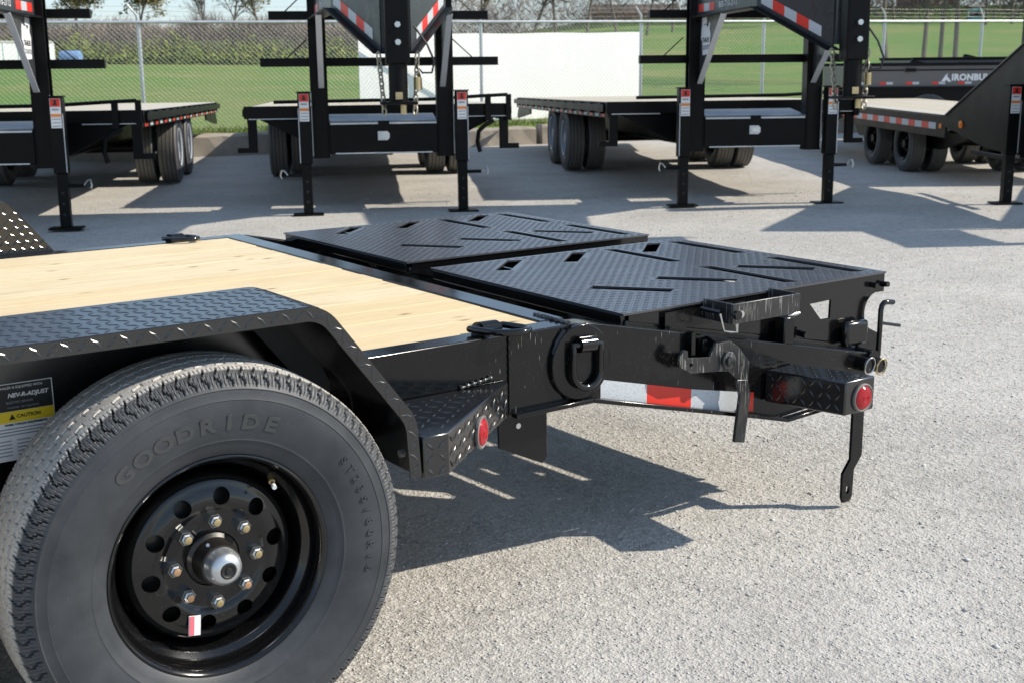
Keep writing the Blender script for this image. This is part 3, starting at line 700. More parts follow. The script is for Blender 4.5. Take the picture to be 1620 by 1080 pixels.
# stake pocket bracket and pins on the near ramp
part('pocket_bracket', WORN, TR, lambda b: (b.box(1.572,1.842,.200,.206,.615,.672), b.box(1.572,1.578,.2062,.318,.615,.672), b.box(1.836,1.842,.2062,.318,.615,.672)), bevel=.0015)
part('bracket_backing', PAINT, TR, lambda b: b.box(1.42,1.60,.306,.3095,.60,.650))
part('clip_pin', PAINTG, TR, lambda b: (b.cyl((1.585,.19,.641), (1.585,.30,.641), .013, 14), b.cyl((1.55,.225,.648), (1.55,.30,.648), .006, 10)), 40)
part('pin_wire', ZINC, TR, lambda b: (b.tube([(1.545,.222,.646),(1.550,.218,.62),(1.556,.217,.598),(1.580,.215,.592),(1.605,.214,.589),(1.603,.212,.615),(1.603,.208,.640)], .0032, 6), b.tube([(1.597,.212,.636),(1.600,.214,.62),(1.604,.214,.589)], .003, 6), b.tube([(1.603+.010*math.cos(a),.206,.642+.013*math.sin(a)) for a in np.linspace(0, 2*PI, 14, endpoint=False)], .004, 6, closed=True)), 60)
part('pin_head', ZINC, TR, lambda b: b.cyl((1.603,.196,.641), (1.603,.212,.641), .010, 12), 40)
part('drip_weld', ZINC, TR, lambda b: b.tube([(1.80,.206,.611),(1.825,.204,.613),(1.845,.203,.614)], [.002,.007,.004], 8), 60)
part('bolt', PAINTG, TR, lambda b: (b.cyl((1.935,.302,.530), (1.935,.282,.530), .018, 6), b.cyl((1.935,.282,.530), (1.935,.250,.528), .010, 12)), 30)
part('lug_block', PAINT, TR, lambda b: b.box(1.86,1.905,.27,.3095,.495,.585), bevel=.004)
part('hinge_block', PAINTG, TR, lambda b: b.box(2.155,2.262,.280,.3095,.452,.530), bevel=.012)
part('crank_handle', PAINTG, TR, lambda b: b.tube([(2.305,.275,.41),(2.309,.277,.49),(2.313,.28,.550),(2.317,.28,.566),(2.327,.28,.574),(2.345,.28,.574),(2.372,.28,.570)], .0085, 10), 50)
part('crank_pin', PAINTG, TR, lambda b: b.cyl((2.31,.28,.512), (2.412,.28,.490), .0055, 8), 50)

# brake caution sticker on the frame under the fender
SO = lambda x, z, d=0: (x, YN-.0095-d, z)
stk = link('caution_sticker', rect_mesh(.175, .150, frameM(SO(-.303,.664), (1,0,0), (0,0,1))), WHT, TR)
link('black_band', rect_mesh(.172, .052, frameM(SO(-.3035,.7115,.0012), (1,0,0), (0,0,1)), .0006), BLKV, stk)
link('yellow_band', rect_mesh(.173, .022, frameM(SO(-.303,.674,.0012), (1,0,0), (0,0,1)), .0006), YELV, stk)
def st_(s, size, x, z, mat, **kw): text(s, size, SO(x, z, .0022), (1,0,0), (0,0,1), mat, stk, ext=.0002, **kw)
st_('TRAILER IS EQUIPPED WITH', .0066, -.275, .731, WHT); st_('NEV-R-ADJUST', .0112, -.262, .7155, WHT, shear=.25, bold=.0003)
st_('ELECTRIC BRAKES', .0060, -.278, .702, GREYV); st_('PATENTED  SELF ADJUSTING', .0045, -.272, .692, GREYV)
st_('CAUTION', .0098, -.264, .6745, BLKV, bold=.0003); st_('WHEEL TORQUE REQUIREMENTS', .0052, -.270, .659, BLKV, bold=.0002)
tri = plate_mesh('warning_triangle', [[(-.006,-.005),(.006,-.005),(0,.006)]], .0006, frameM(SO(-.294,.674,.0022), (1,0,0), (0,0,1))); link('warning_triangle', tri, BLKV, stk)
for k, (wd, dz) in enumerate(((.125,.651),(.118,.645),(.105,.639))): link('print_line', rect_mesh(wd, .0022, frameM(SO(-.282,dz,.0012), (1,0,0), (0,0,1)), .0005), GREYV, stk)
for k in range(5):
    link('print_line', rect_mesh(.038, .002, frameM(SO(-.318,.628-k*.007,.0012), (1,0,0), (0,0,1)), .0005), GREYV, stk); link('print_line', rect_mesh(.026, .002, frameM(SO(-.277,.628-k*.007,.0012), (1,0,0), (0,0,1)), .0005), GREYV, stk)
for x in (-.258,-.242,-.226): part('print_diagram', GREYV, stk, lambda b: b.tube([(x+.006*math.cos(a), YN-.0112, .617+.006*math.sin(a)) for a in np.linspace(0, 2*PI, 10, endpoint=False)], .0007, 4, closed=True))
st_('D', .016, -.272, .601, BLKV, bold=.001)

# ================================================================== BACKGROUND TRAILERS
def far_wheel_mesh(R=.405, half=.115):
    mb = MB(); pr = [(.07,.215),(.10,.245),(half,.31),(half-.003,.36),(half-.014,R-.010),(half-.022,R-.003)]
    x = half-.022; rows = []
    for w_ in np.linspace(x, -x, 31)[1:-1]: rows.append((w_, R-.003 + (.003*(1-(w_/x)**2)) - (.010 if abs(((w_+x) % .042)-.021) < .004 else 0)))
    pr = pr+rows+[(-a, b) for a, b in pr[::-1]]; mb.lathe(pr, 56); return mb.mesh('tyre', 40)
FW_T = far_wheel_mesh()
FW_R = MB().lathe([(-.10,.20),(-.112,.222),(-.104,.222),(-.07,.205),(-.02,.19),(-.015,.12),(-.045,.10),(-.045,.07),(-.09,.06),(-.09,.0001)], 36).mesh('rim', 35)
FW_RB = FW_R.copy(); RIMW = simple('grey_steel_rim', (.36, .38, .42), .4, var=.1)
def far_wheel(parent, u, v, side, rim=RIMW, name='wheel', z=.405):
    t = bpy.data.objects.new(name, FW_T); COL.objects.link(t); t.parent = parent; t.location = (u, v, z); t.rotation_euler = (0, 0, PI/2 if side > 0 else -PI/2)
    if not FW_T.materials: FW_T.materials.append(RUBF)
    r = bpy.data.objects.new('rim', FW_R if rim else FW_RB); COL.objects.link(r); r.parent = t
    if not FW_RB.materials: FW_RB.materials.append(PAINTB)
    if rim and not FW_R.materials: FW_R.materials.append(rim)
    return t
def warning_label(parent, u, v, z, w_=.085, h_=.24, axis=(1,0,0)):
    up_ = (0,0,1); ax = Vector(axis); n = ax.cross(Vector(up_))
    o = link('warning_label', rect_mesh(w_, h_, frameM((u, v, z), ax, up_)), WHT, parent)
    f = lambda du, dz, d=.0014: Vector((u, v, z))+ax*du+Vector((0,0,dz))+n*d
    link('label_panel', rect_mesh(w_*.94, h_*.27, frameM(f(0, h_*.355), ax, up_), .001), REDT, o)
    link('label_panel', rect_mesh(w_*.94, h_*.10, frameM(f(0, -h_*.07), ax, up_), .001), ORV, o)
    link('label_figure', plate_mesh('fig', [[(-.02,-.02),(.02,-.02),(.008,.004),(.012,.02),(-.012,.02),(-.008,.004)]], .001, frameM(f(0, h_*.36, .0030), ax, up_)), BLKV, o)
    link('label_print', rect_mesh(w_*.66, h_*.05, frameM(f(0, h_*.13), ax, up_), .001), GREYV, o)
    for k in range(3): link('label_print', rect_mesh(w_*.75, .006, frameM(f(0, -h_*.2-k*.028), ax, up_), .001), GREYV, o)
def jack(parent, u, crank, name='jack', strips=True):
    j = part(name, PAINTB, parent, lambda b: (b.box(u-.057, u+.057, -.055, .055, .46, 1.085),), bevel=.006)
    part('inner_leg', PAINTB, j, lambda b: b.box(u-.043, u+.043, -.043, .043, .012, .459), bevel=.004)
    part('foot_plate', PAINTB, j, lambda b: b.box(u-.135, u+.135, -.09, .09, -.004, .0115), bevel=.003)
    part('cap_plate', PAINTB, j, lambda b: b.box(u-.066, u+.066, -.064, .064, 1.0855, 1.097))
    for k in range(3): part('pin_hole', PLUG, j, lambda b: b.cyl((u, -.0445, .12+k*.09), (u, -.0432, .12+k*.09), .011, 10))
    part('drop_pin', PAINTB, j, lambda b: b.cyl((u+crank*.03, -.02, .36), (u+crank*.17, -.02, .36), .016, 10), 40)
    part('pin_handle', ZINC, j, lambda b: b.tube([(u+crank*.17, -.02, .36), (u+crank*.20, -.02, .40), (u+crank*.225, -.02, .405), (u+crank*.235, -.02, .36), (u+crank*.225, -.02, .33)], .008, 7), 50)
    if strips: part('edge_strip', PALEG, j, lambda b: b.box(u+crank*.052-.003, u+crank*.052+.003, -.0600, -.0553, .47, .95))  # narrow pale strip along one front edge of the jack
    warning_label(j, u, -.0565, .955)
    return j
def chain(parent, p, q, n, sag=0, r=.0065, lk=.042, mat=CHN):
    mb = MB(); p, q = Vector(p), Vector(q)
    for k in range(n):
        t = (k+.5)/n; c = p.lerp(q, t)+Vector((0, 0, -sag*4*t*(1-t))); d = (q-p).normalized(); a = d.orthogonal().normalized(); b_ = d.cross(a)
        e = a if k % 2 else b_; ln = (q-p).length/n*.74
        mb.tube([c+d*ln*math.cos(t2)+e*lk*.42*math.sin(t2) for t2 in np.linspace(0, 2*PI, 12, endpoint=False)], r, 6, closed=True)
    return tag(mb.build('safety_chain', mat, parent, 60), kind='stuff')
def tapes(parent, pts_fn, n, name='reflective_tape', start=0):
    for k in range(n):
        a, b = k/n, (k+1)/n; me = MB(); vs = pts_fn(a, b); me.add(vs, [(0,1,2,3)]); o = me.build(name, REDT if (k+start) % 2 == 0 else WHTT, parent)
def state_decal(parent, o, x, y, s):
    out = [(-.5,.30),(-.42,.44),(-.18,.38),(.02,.40),(.14,.30),(.26,.34),(.36,.47),(.44,.40),(.38,.26),(.5,.10),(.46,-.06),(.42,-.46),(-.36,-.5),(-.40,-.10),(-.56,.02)]
    d = link('decal', plate_mesh('decal', [[(a*s, b*s) for a, b in out]], .002, frameM(o, x, y)), WHT, parent)
    n = Vector(x).cross(Vector(y)).normalized()
    for t, sz, dy in (('TRAILER', .20, -.06), ('COUNTRY', .19, -.28)):
        text(t, sz*s, Vector(o)+n*.0022+Vector(y)*dy*s, x, y, GREYV if t == 'COUNTRY' else BLKV, d, ext=.0004, bold=.004*s)
def gooseneck():
    g = empty('gooseneck_trailer')
    DZ = .95
    jack(g, -.705, -1); jack(g, .705, 1)
    for s in (-1, 1):
        # upright channel
        p = part('upright', PAINTB, g, lambda b: (b.box(*sorted((s*.49, s*.505)), .07, .21, .50, 2.42), b.box(*sorted((s*.505, s*.645)), .07, .083, .50, 2.42), b.box(*sorted((s*.505, s*.645)), .197, .21, .50, 2.42)), bevel=.003)
        part('edge_strip', PALEG, p, lambda b: b.box(*sorted((s*.638, s*.6445)), .0645, .0698, .52, 1.10))  # narrow pale strip up the outer edge of the upright
        # gooseneck side plates
        P = [(s*.575, .065), (s*.44, -1.32), (s*.105, -2.16)]; zl = [1.735, 1.735, 1.37]; zt = [2.42, 2.42, 2.42]
        mb = MB(); t = .012
        for k in range(2):
            a, b_ = Vector((*P[k], 0)), Vector((*P[k+1], 0)); nrm = (b_-a).cross(Vector((0,0,1))).normalized()*t/2
            vs = [a+nrm+Vector((0,0,zl[k]))] ; 
            q = [(a, zl[k]), (b_, zl[k+1]), (b_, zt[k+1]), (a, zt[k])]
            mb.add([x+nrm+Vector((0,0,z)) for x, z in q]+[x-nrm+Vector((0,0,z)) for x, z in q], [(0,1,2,3),(7,6,5,4),(0,4,5,1),(1,5,6,2),(2,6,7,3),(3,7,4,0)])
        npl_ = mb.build('neck_plate', GREYS, g)
        mb = MB()
        for k in range(2): mb.bar((*P[k], zl[k]-.008), (*P[k+1], zl[k+1]-.008), .13, .014)
        mb.build('neck_flange', PAINTB, npl_, bevel=.002)
        # tapes on the neck: by the upright and down the slope
        a, b_ = Vector((*P[0], 0)), Vector((*P[1], 0)); nn = (b_-a).cross(Vector((0,0,1))).normalized(); nn = nn if nn.x*s > 0 else -nn
        def tp1(f0, f1): return [a.lerp(b_, .04+.28*f)+nn*.0085+Vector((0,0,z)) for f, z in ((f0,1.765),(f1,1.765),(f1,1.835),(f0,1.835))]
        tapes(npl_, tp1, 3)
        c, d = Vector((*P[1], 0)), Vector((*P[2], 0)); n2 = (d-c).cross(Vector((0,0,1))).normalized(); n2 = n2 if n2.x*s > 0 else -n2
        def tp2(f0, f1): return [c.lerp(d, .06+.80*f)+n2*.0085+Vector((0,0,zz-.365*(.06+.80*f))) for f, zz in ((f0,1.775),(f1,1.775),(f1,1.855),(f0,1.855))]
        tapes(npl_, tp2, 5, start=1)
        dd = (b_-a).normalized()*(-s); text('800-710-2112', .075, a.lerp(b_, .55)+nn*.009+Vector((0,0,1.80)), dd*-1 if False else dd, (0,0,1), WHT, npl_, ext=.0004)
        text('GOOSENECK', .09, a.lerp(b_, .45)+nn*.009+Vector((0,0,1.95)), dd, (0,0,1), ORV, npl_, ext=.0004) if False else None
        link('decal', rect_mesh(.26, .07, frameM(a.lerp(b_, .40)+nn*.0095+Vector((0,0,1.95)), dd, (0,0,1))), ORV, npl_); link('decal', rect_mesh(.20, .05, frameM(a.lerp(b_, .46)+nn*.0095+Vector((0,0,2.03)), dd, (0,0,1))), ORV, npl_)
        # gusset under the neck
        gu = part('gusset', GREYS, g, lambda b: b.prism([(.06,1.72),(-.70,1.72),(.06,1.13)], lambda x, z, d_: (d_, x, z), s*.545-.005, s*.545+.005))
        part('gusset_edge', PALEG, gu, lambda b: b.bar((s*.545,-.705,1.716), (s*.545,.052,1.128), .05, .008, (0,.6,1)))
        x_ = Vector((0,-1,0)) if s < 0 else Vector((0,1,0)); 
        state_decal(gu, (s*.552, -.16, 1.53), (0,-s*-1*-1,0) if False else ((0,-1,0) if s < 0 else (0,1,0)), (0,0,1), .30)
        link('label_strip', rect_mesh(.16, .06, frameM((s*.552,-.10,1.685), ((0,-1,0) if s < 0 else (0,1,0)), (0,0,1))), WHT, gu)
    # coupler
    cp = part('coupler', PAINTB, g, lambda b: (b.box(-.085,.085,-2.385,-2.215,1.28,2.42),), bevel=.014)
    part('inner_tube', PAINTB, cp, lambda b: b.cyl((0,-2.30,1.02), (0,-2.30,1.279), .068, 24), 40)
    part('coupler_plate', PAINTB, cp, lambda b: (b.box(-.13,.13,-2.43,-2.17,.998,1.020),), bevel=.005)
    part('set_bolt', ZINC, cp, lambda b: b.cyl((.0,-2.386,1.55), (.0,-2.42,1.55), .022, 6)); part('set_bolt', ZINC, cp, lambda b: b.cyl((.0,-2.386,1.43), (.0,-2.42,1.43), .022, 6))
    part('latch_pin', GOLDZ, cp, lambda b: (b.cyl((.03,-2.36,.93), (.03,-2.36,.997), .022, 12),), 40)
    link('plate_label', rect_mesh(.08, .06, frameM((0,-2.3863,1.84), (1,0,0), (0,0,1))), GOLDZ, cp)
    link('plate_label', rect_mesh(.05, .05, frameM((0,-2.372,1.06), (1,0,0), (0,0,1))), GOLDZ, cp)
    part('neck_front', GREYS, g, lambda b: b.box(-.10,.10,-2.2145,-2.16,1.40,2.42))
    part('hydraulic_tank', simple('blue_grey', (.10, .13, .22), .4) if 'blue_grey' not in MATS else MATS['blue_grey'], g, lambda b: b.box(-.28,.28,-1.30,-1.02,1.78,2.2), bevel=.02)
    chain(g, (-.13,-2.20,1.36), (-.10,-2.24,.93), 9); chain(g, (.15,-2.20,1.36), (.12,-2.25,.93), 9)
    part('breakaway_cable', CABLE, g, lambda b: b.tube([(.13,-2.2,1.55),(.22,-2.22,1.42),(.27,-2.22,1.30),(.25,-2.22,1.22),(.18,-2.22,1.22),(.14,-2.22,1.28),(.17,-2.22,1.17),(.17,-2.22,1.10)], .008, 6), 60)
    part('plug', GOLDZ, g, lambda b: b.cyl((.14,-2.25,1.10), (.14,-2.25,1.19), .028, 10), 40)
    # tool box
    tb = part('tool_box', PAINTB, g, lambda b: b.box(-.488,.488,.062,.50,.535,.815), bevel=.004)
    part('lid', simple('tread_alloy', (.16,.17,.19), .35, .6) if 'tread_alloy' not in MATS else MATS['tread_alloy'], tb, lambda b: b.prism([(.055,.816),(.055,.830),(.50,.885),(.50,.816)], lambda v_, z, d_: (d_, v_, z), -.487, .487), bevel=.003)
    part('trim', PALEG, tb, lambda b: b.box(-.48,.48,.0535,.0615,.800,.8145)); part('trim', PALEG, tb, lambda b: b.box(-.44,.44,.0555,.0615,.536,.546))  # pale strips along the top and bottom of the box front
    lt_ = part('latch', PALEG, tb, lambda b: b.prism([(-.055,-.04),(.03,-.04),(.05,-.02),(.05,.02),(.03,.04),(-.055,.04)], lambda x, z, d_: (x, d_, .695+z), .055, .0618))
    part('latch_handle', ZINC, lt_, lambda b: b.box(-.03,.025,.050,.0548,.675,.715))
    part('hasp', PAINTB, tb, lambda b: b.box(-.05,.05,.045,.0530,.785,.83))
    # crossbars behind the uprights
    for z, h_ in ((1.355, 1.08), (1.765, .99)):
        cb = part('crossbar', PAINTB, g, lambda b: b.box(-h_,h_,.2105,.285,z-.038,z+.038), bevel=.004)
        for s in (-1, 1): part('stay', PAINTB, cb, lambda b: b.cyl((s*.66,.25,z+.20), (s*.84,.25,z+.038), .006, 6))
    # bed: front beam, sides, planks, frame
    part('front_beam', PAINTB, g, lambda b: b.box(-1.285,1.285,.78,.86,.845,.962), bevel=.005)
    part('front_strip', PALEG, g, lambda b: b.box(-1.24,-.75,.7755,.7795,.838,.846)); part('front_strip', PALEG, g, lambda b: b.box(.75,1.24,.7755,.7795,.838,.846))  # pale strips along the lower edge of the front beam
    for s in (-1, 1):
        part('side_beam', PAINTB, g, lambda b: b.box(*sorted((s*1.235, s*1.262)), .861, 9.0, .80, .955), bevel=.003)
        rr = part('rub_rail', PAINTB, g, lambda b: b.box(*sorted((s*1.295, s*1.305)), .90, 9.0, .865, .935))
        for k in range(13): part('stake_pocket', PAINTB, rr, lambda b: b.box(*sorted((s*1.2625, s*1.2945)), 1.1+k*.62, 1.17+k*.62, .84, .95))
        def tps(f0, f1): f1 = f0+(f1-f0)*.55; return [(s*1.2645, 1.0+7.9*f, z) for f, z in ((f0,.812),(f1,.812),(f1,.842),(f0,.842))]
        tapes(g, tps, 22)
        # end bracket that drops at the front corner, with its foot
        part('corner_step', PAINTB, g, lambda b: (b.prism([(s*1.17,.845),(s*1.255,.845),(s*1.255,.575),(s*1.36,.575),(s*1.36,.525),(s*1.17,.525)], lambda x, z, d_: (x, d_, z), .80, .85),), bevel=.003)
        part('outrigger', PAINTB, g, lambda b: b.prism([(s*1.16,.844),(s*.50,.844),(s*.50,.56),(s*.60,.56)], lambda x, z, d_: (x, d_, z), .862, .874))
        part('frame_beam', PAINTB, g, lambda b: (b.box(s*.45-.008,s*.45+.008,.30,8.9,.55,.845), b.box(s*.45-.07,s*.45+.07,.30,8.9,.535,.5495)))
        part('tail_side', PAINTB, g, lambda b: b.prism([(7.4,.80),(9.0,.80),(9.2,.66),(9.12,.62),(7.4,.72)], lambda v_, z, d_: (d_, v_, z), s*1.22-.01, s*1.22+.01))
        for v_ in (4.25, 5.35):
            far_wheel(g, s*1.09, v_, s, z=.405+.019*v_); far_wheel(g, s*.825, v_, s, z=.405+.019*v_)
        part('mud_fender', PAINTB, g, lambda b: b.box(*sorted((s*.70, s*1.235)), 3.7, 5.9, .915, .925))
    for v_ in (4.25, 5.35): part('axle', PAINTB, g, lambda b: b.cyl((-.8,v_,.49), (.8,v_,.49), .06, 12), 40)
    for v_ in np.arange(1.3, 9, .6): part('cross_member', PAINTB, g, lambda b: b.box(-1.233,1.233,v_-.025,v_+.025,.862,.918))
    for k in range(14):
        wd = 2.46/14; o = MB().box(-wd/2+.002, wd/2-.002, -4.06, 4.06, -.016, .016).build('plank', PINEF, g); o.location = (-1.23+wd*(k+.5), 4.925, .943)
    # pipe rail along the front of the bed
    pr = part('pipe_rail', PAINTB, g, lambda b: (b.tube([(-1.0,.74,1.0),(.5,.74,1.01),(.98,.74,1.035),(1.24,.74,1.045)], .017, 10),), 50)
    part('rail_post', PAINTB, pr, lambda b: b.box(1.02,1.075,.72,.765,.80,1.03)); part('rail_post', PAINTB, pr, lambda b: b.box(1.225,1.275,.72,.765,.80,1.05))
    part('rail_hook', PAINTB, pr, lambda b: b.tube([(1.10,.74,.80),(1.02,.72,.76),(.95,.70,.70),(.935,.70,.60),(.96,.70,.50)], .022, 8), 50)
    return g
g2 = gooseneck(); g2.location = (4.755, 7.64, 0); g2.rotation_euler = (-.019,0,math.radians(-27))
tag(g2, 'black gooseneck flatbed trailer in front of the white panel, seen head on', 'trailer', 'gooseneck flatbed trailers parked in a row')
g1 = copy_tree(g2); g1.location = (1.47, 8.72, 0); g1.rotation_euler = (-.019,0,math.radians(-27))
tag(g1, 'black gooseneck flatbed trailer cut by the left edge of the photo', 'trailer')
g3 = copy_tree(g2); g3.location = (7.81, 5.97, 0); g3.rotation_euler = (-.019,0,math.radians(-29.5))
tag(g3, 'black gooseneck flatbed trailer right of the white panel, coupler pointing right', 'trailer')

# low gooseneck deck trailer at the right edge
t5 = tag(empty('deck_trailer', (9.64, 4.52, 0), math.radians(-34)), 'black trailer with solid sloping neck and amber lamp at the right edge', 'trailer')
jack(t5, 0, 1)
part('neck_side', PAINTB, t5, lambda b: b.prism([(1.78,.742),(0,1.457),(-1.6,2.10),(-1.6,.455),(.10,.455),(.67,.466),(1.60,.60),(1.78,.62)], lambda v_, z, d_: (d_, v_, z), .06, .075))
part('neck_edge', GREYS, t5, lambda b: b.bar((.09,1.78,.746), (.09,-1.6,2.106), .09, .010, (0,.4,1)))
part('neck_side', PAINTB, t5, lambda b: b.prism([(1.78,.742),(0,1.457),(-1.6,2.10),(-1.6,.455),(.10,.455),(.67,.466),(1.60,.60),(1.78,.62)], lambda v_, z, d_: (d_, v_, z), 1.95, 1.965))
part('upright', PAINTB, t5, lambda b: b.box(.0762,.20,-.10,.10,.456,2.5)); part('frame_pipe', PAINTB, t5, lambda b: b.bar((.10,1.1,.40), (.10,-.4,.40), .04, .04))
am = part('amber_lamp', ORANGE, t5, lambda b: b.lathe([(0,.040),(-.012,.038),(-.018,.025),(-.02,.0001)], 20), 40); am.location = (.0595, 1.34, .668); am.rotation_euler = (0,0,-PI/2)
part('side_beam', PAINTB, t5, lambda b: b.box(.062,.09,1.781,8.2,.505,.742)); part('side_beam', PAINTB, t5, lambda b: b.box(1.94,1.966,1.781,8.2,.505,.742))
def t5t(f0, f1): return [(.0605, 2.05+3.9*f, z) for f, z in ((f0,.585),(f1,.585),(f1,.655),(f0,.655))]
tapes(t5, t5t, 18, start=1)
part('edge_strip', GREYS, t5, lambda b: b.box(.058,.0615,1.9,8.2,.728,.738))
part('side_light', ORANGE, t5, lambda b: b.box(.056,.0612,1.88,1.95,.60,.65))
for k in range(12):
    wd = 1.845/12; o = MB().box(-wd/2+.003, wd/2-.003, -3.2, 3.2, -.016, .016).build('plank', PINEF, t5); o.location = (.0915+wd*(k+.5), 4.98, .728)
for v_ in (3.5, 4.7):
    for u in (.30, .57, 1.45, 1.72): far_wheel(t5, u, v_, -1 if u < 1 else 1, z=.335, rim=None).scale = (.83, .83, .83)
part('axle', PAINTB, t5, lambda b: b.cyl((.3,3.5,.36), (1.72,3.5,.36), .06, 12), 40); part('axle', PAINTB, t5, lambda b: b.cyl((.3,4.7,.36), (1.72,4.7,.36), .06, 12), 40)
part('neck_front', PAINTB, t5, lambda b: b.box(.0755,1.9495,-1.62,-1.601,1.25,2.10)); part('neck_tongue', PAINTB, t5, lambda b: b.box(.80,1.22,-2.60,-1.621,1.75,2.05), bevel=.01)
part('coupler', PAINTB, t5, lambda b: b.cyl((1.01,-2.52,1.0), (1.01,-2.52,1.75), .075, 20), 40)
part('under_frame', PAINTB, t5, lambda b: b.prism([(1.9,.504),(2.4,.40),(2.9,.30),(6.0,.30),(6.3,.504)], lambda v_, z, d_: (d_, v_, z), .45, .49))

# grey dump trailers behind
def dump(loc, rz, label, txt=True):
    d = tag(empty('dump_trailer', loc, rz), label, 'trailer', 'grey dump trailers parked behind the row')
    L = 4.6
    bd = part('body', DUMPG, d, lambda b: (b.box(0,L,0,1.9,.92,1.235),))
    part('top_rail', PAINTB, bd, lambda b: b.box(-.02,L+.02,-.03,.06,1.236,1.285), bevel=.004); part('top_rail', PAINTB, bd, lambda b: b.box(-.02,L+.02,1.85,1.94,1.236,1.285))
    part('bottom_rail', PAINTB, bd, lambda b: b.box(-.02,L+.02,-.035,-.0005,.895,.925))
    part('side_groove', PAINTB, bd, lambda b: b.box(.1,.78,-.012,-.0006,1.165,1.185)); part('side_groove', PAINTB, bd, lambda b: b.box(.98,3.2,-.012,-.0006,1.165,1.185))
    part('hinge', PAINTB, bd, lambda b: b.box(.80,.96,-.04,-.0006,1.15,1.20)); part('rail_stop', PAINTB, bd, lambda b: b.prism([(.86,1.286),(1.1,1.286),(.92,1.33),(.88,1.33)], lambda x, z, d_: (x, d_, z), -.02, .03))
    for k in range(6):
        for q, mt_ in ((0, REDT), (1, WHTT)): part('reflective_tape', mt_, bd, lambda b: b.box(-.12+k*.41+q*.105+.12, -.12+k*.41+q*.105+.22, -.0045, -.0006, .955, .995))
    if txt:
        text('IRONBULL', .135, (1.86,-.0040,1.055), (1,0,0), (0,0,1), WHT, bd, ext=.001, bold=.006, space=1.05)
        link('bull_emblem', plate_mesh('bull_emblem', [[(1.37,1.0),(1.44,1.10),(1.47,1.12),(1.455,1.08),(1.50,1.03),(1.53,.99),(1.48,.995),(1.455,1.025),(1.43,1.0)]], .002, XZ(-.003)), WHT, bd)
    part('chassis', PAINTB, d, lambda b: b.box(.1,L+.6,.45,.55,.60,.90)); part('chassis', PAINTB, d, lambda b: b.box(.1,L+.6,1.35,1.45,.60,.90))
    part('skirt', PAINTB, d, lambda b: b.box(.0,L,.05,.06,.62,.894))
    for x in (1.2, 2.15):
        for y in (.12, 1.78):
            t = bpy.data.objects.new('wheel', FW_T); COL.objects.link(t); t.parent = d; t.location = (x, y, .405); r = bpy.data.objects.new('rim', FW_RB); COL.objects.link(r); r.parent = t
    return d
dump((14.90,10.62,.0), math.radians(-35.5), 'grey dump trailer with white lettering on its side, behind the wood deck')
dump((17.55,11.5,.09), math.radians(-35.5), 'dark dump trailer whose top edge shows behind the lettered one', False)

# ================================================================== KERB, FENCE, PANEL
kx = 1.5
k = 0
while kx < 34:
    ln = random.uniform(1.7, 2.3); y = kerb_y(kx+ln/2); hgt = random.uniform(.25, .31)
    mb = MB(); nx = 8; vs = []
    for i in range(nx+1):
        x = -ln/2+ln*i/nx
        for yy, zz in ((-.15,-.05),(.15,-.05),(.15,hgt),(.11,hgt+.02),(-.11,hgt+.02),(-.15,hgt-.02)): vs.append((x, yy+random.uniform(-.012,.012), zz+random.uniform(-.014,.014)))
    fs = [(i*6+j, i*6+(j+1) % 6, i*6+6+(j+1) % 6, i*6+6+j) for i in range(nx) for j in range(6)]+[(5,4,3,2,1,0), tuple(nx*6+j for j in range(6))]
    o = mb.add(vs, fs).build('concrete_block', CONC); o.location = (kx+ln/2, y, 0); o.rotation_euler = (0, random.uniform(-.01,.01), math.atan(-.2275)+random.uniform(-.012,.012))
    k += 1; tag(o, 'weathered tan concrete kerb block below the fence, %s from the left end' % ('first second third fourth fifth sixth seventh eighth ninth tenth eleventh twelfth thirteenth fourteenth fifteenth sixteenth seventeenth eighteenth nineteenth twentieth'.split()[k-1]), 'kerb block', 'concrete blocks edging the gravel lot')
    kx += ln+random.uniform(.02, .06)
fa = math.atan(-.2275); FD = Vector((math.cos(fa), math.sin(fa), 0)); FNV = Vector((-FD.y, FD.x, 0))
F0 = Vector((6.1, 17.93, 0))
posts_x = [.25, 3.2, 6.15, 9.10, 11.95, 15.15, 17.85, 20.75, 23.3, 26.1, 29.0]
fb = lambda x: .20+.006*(x-6)
def FP(x, z=0, off=0): p = Vector((x, fence_y(x), z+fb(x))); return p+FNV*off
fence = tag(empty('chain_link_fence', (6.15, fence_y(6.15), .2)), 'galvanised chain link fence with barbed wire arms along the field', 'fence')
fl = Vector(fence.location)
def fpart(name, mat, fn, smooth=None):
    mb = MB(); fn(mb); mb.v = [tuple(Vector(v)-fl) for v in mb.v]; return mb.build(name, mat, fence, smooth)
for x in posts_x:
    po = fpart('post', GALV, lambda b: b.tube([FP(x,-.1,.04), FP(x,1.84,.04)], .032, 12), 50)
    mb = MB().tube([FP(x,1.84,.04)-fl, FP(x,1.95,.0)-FD*.03-fl, FP(x,2.11,-.02)-FD*.16-fl], [.024,.02,.014], 8); mb.build('barb_arm', GALV, po, 50)
for xa, xb in zip(posts_x, posts_x[1:]): fpart('top_rail', GALV, lambda b: b.tube([FP(xa,1.835,.0), FP(xb,1.835,.0)], .025, 10), 50)
for q in range(3):
    z = 1.93+q*.075; of = -.05-q*.045
    fpart('barbed_wire', WIRE, lambda b: b.tube([FP(x+dx+of, z-(.012 if dx else 0), -.02) for x, x2 in zip(posts_x, posts_x[1:]) for dx in (0, (x2-x)/2)], .0020, 5))
fpart('tension_wire', WIRE, lambda b: b.tube([FP(x, .04, 0) for x in posts_x], .004, 5))
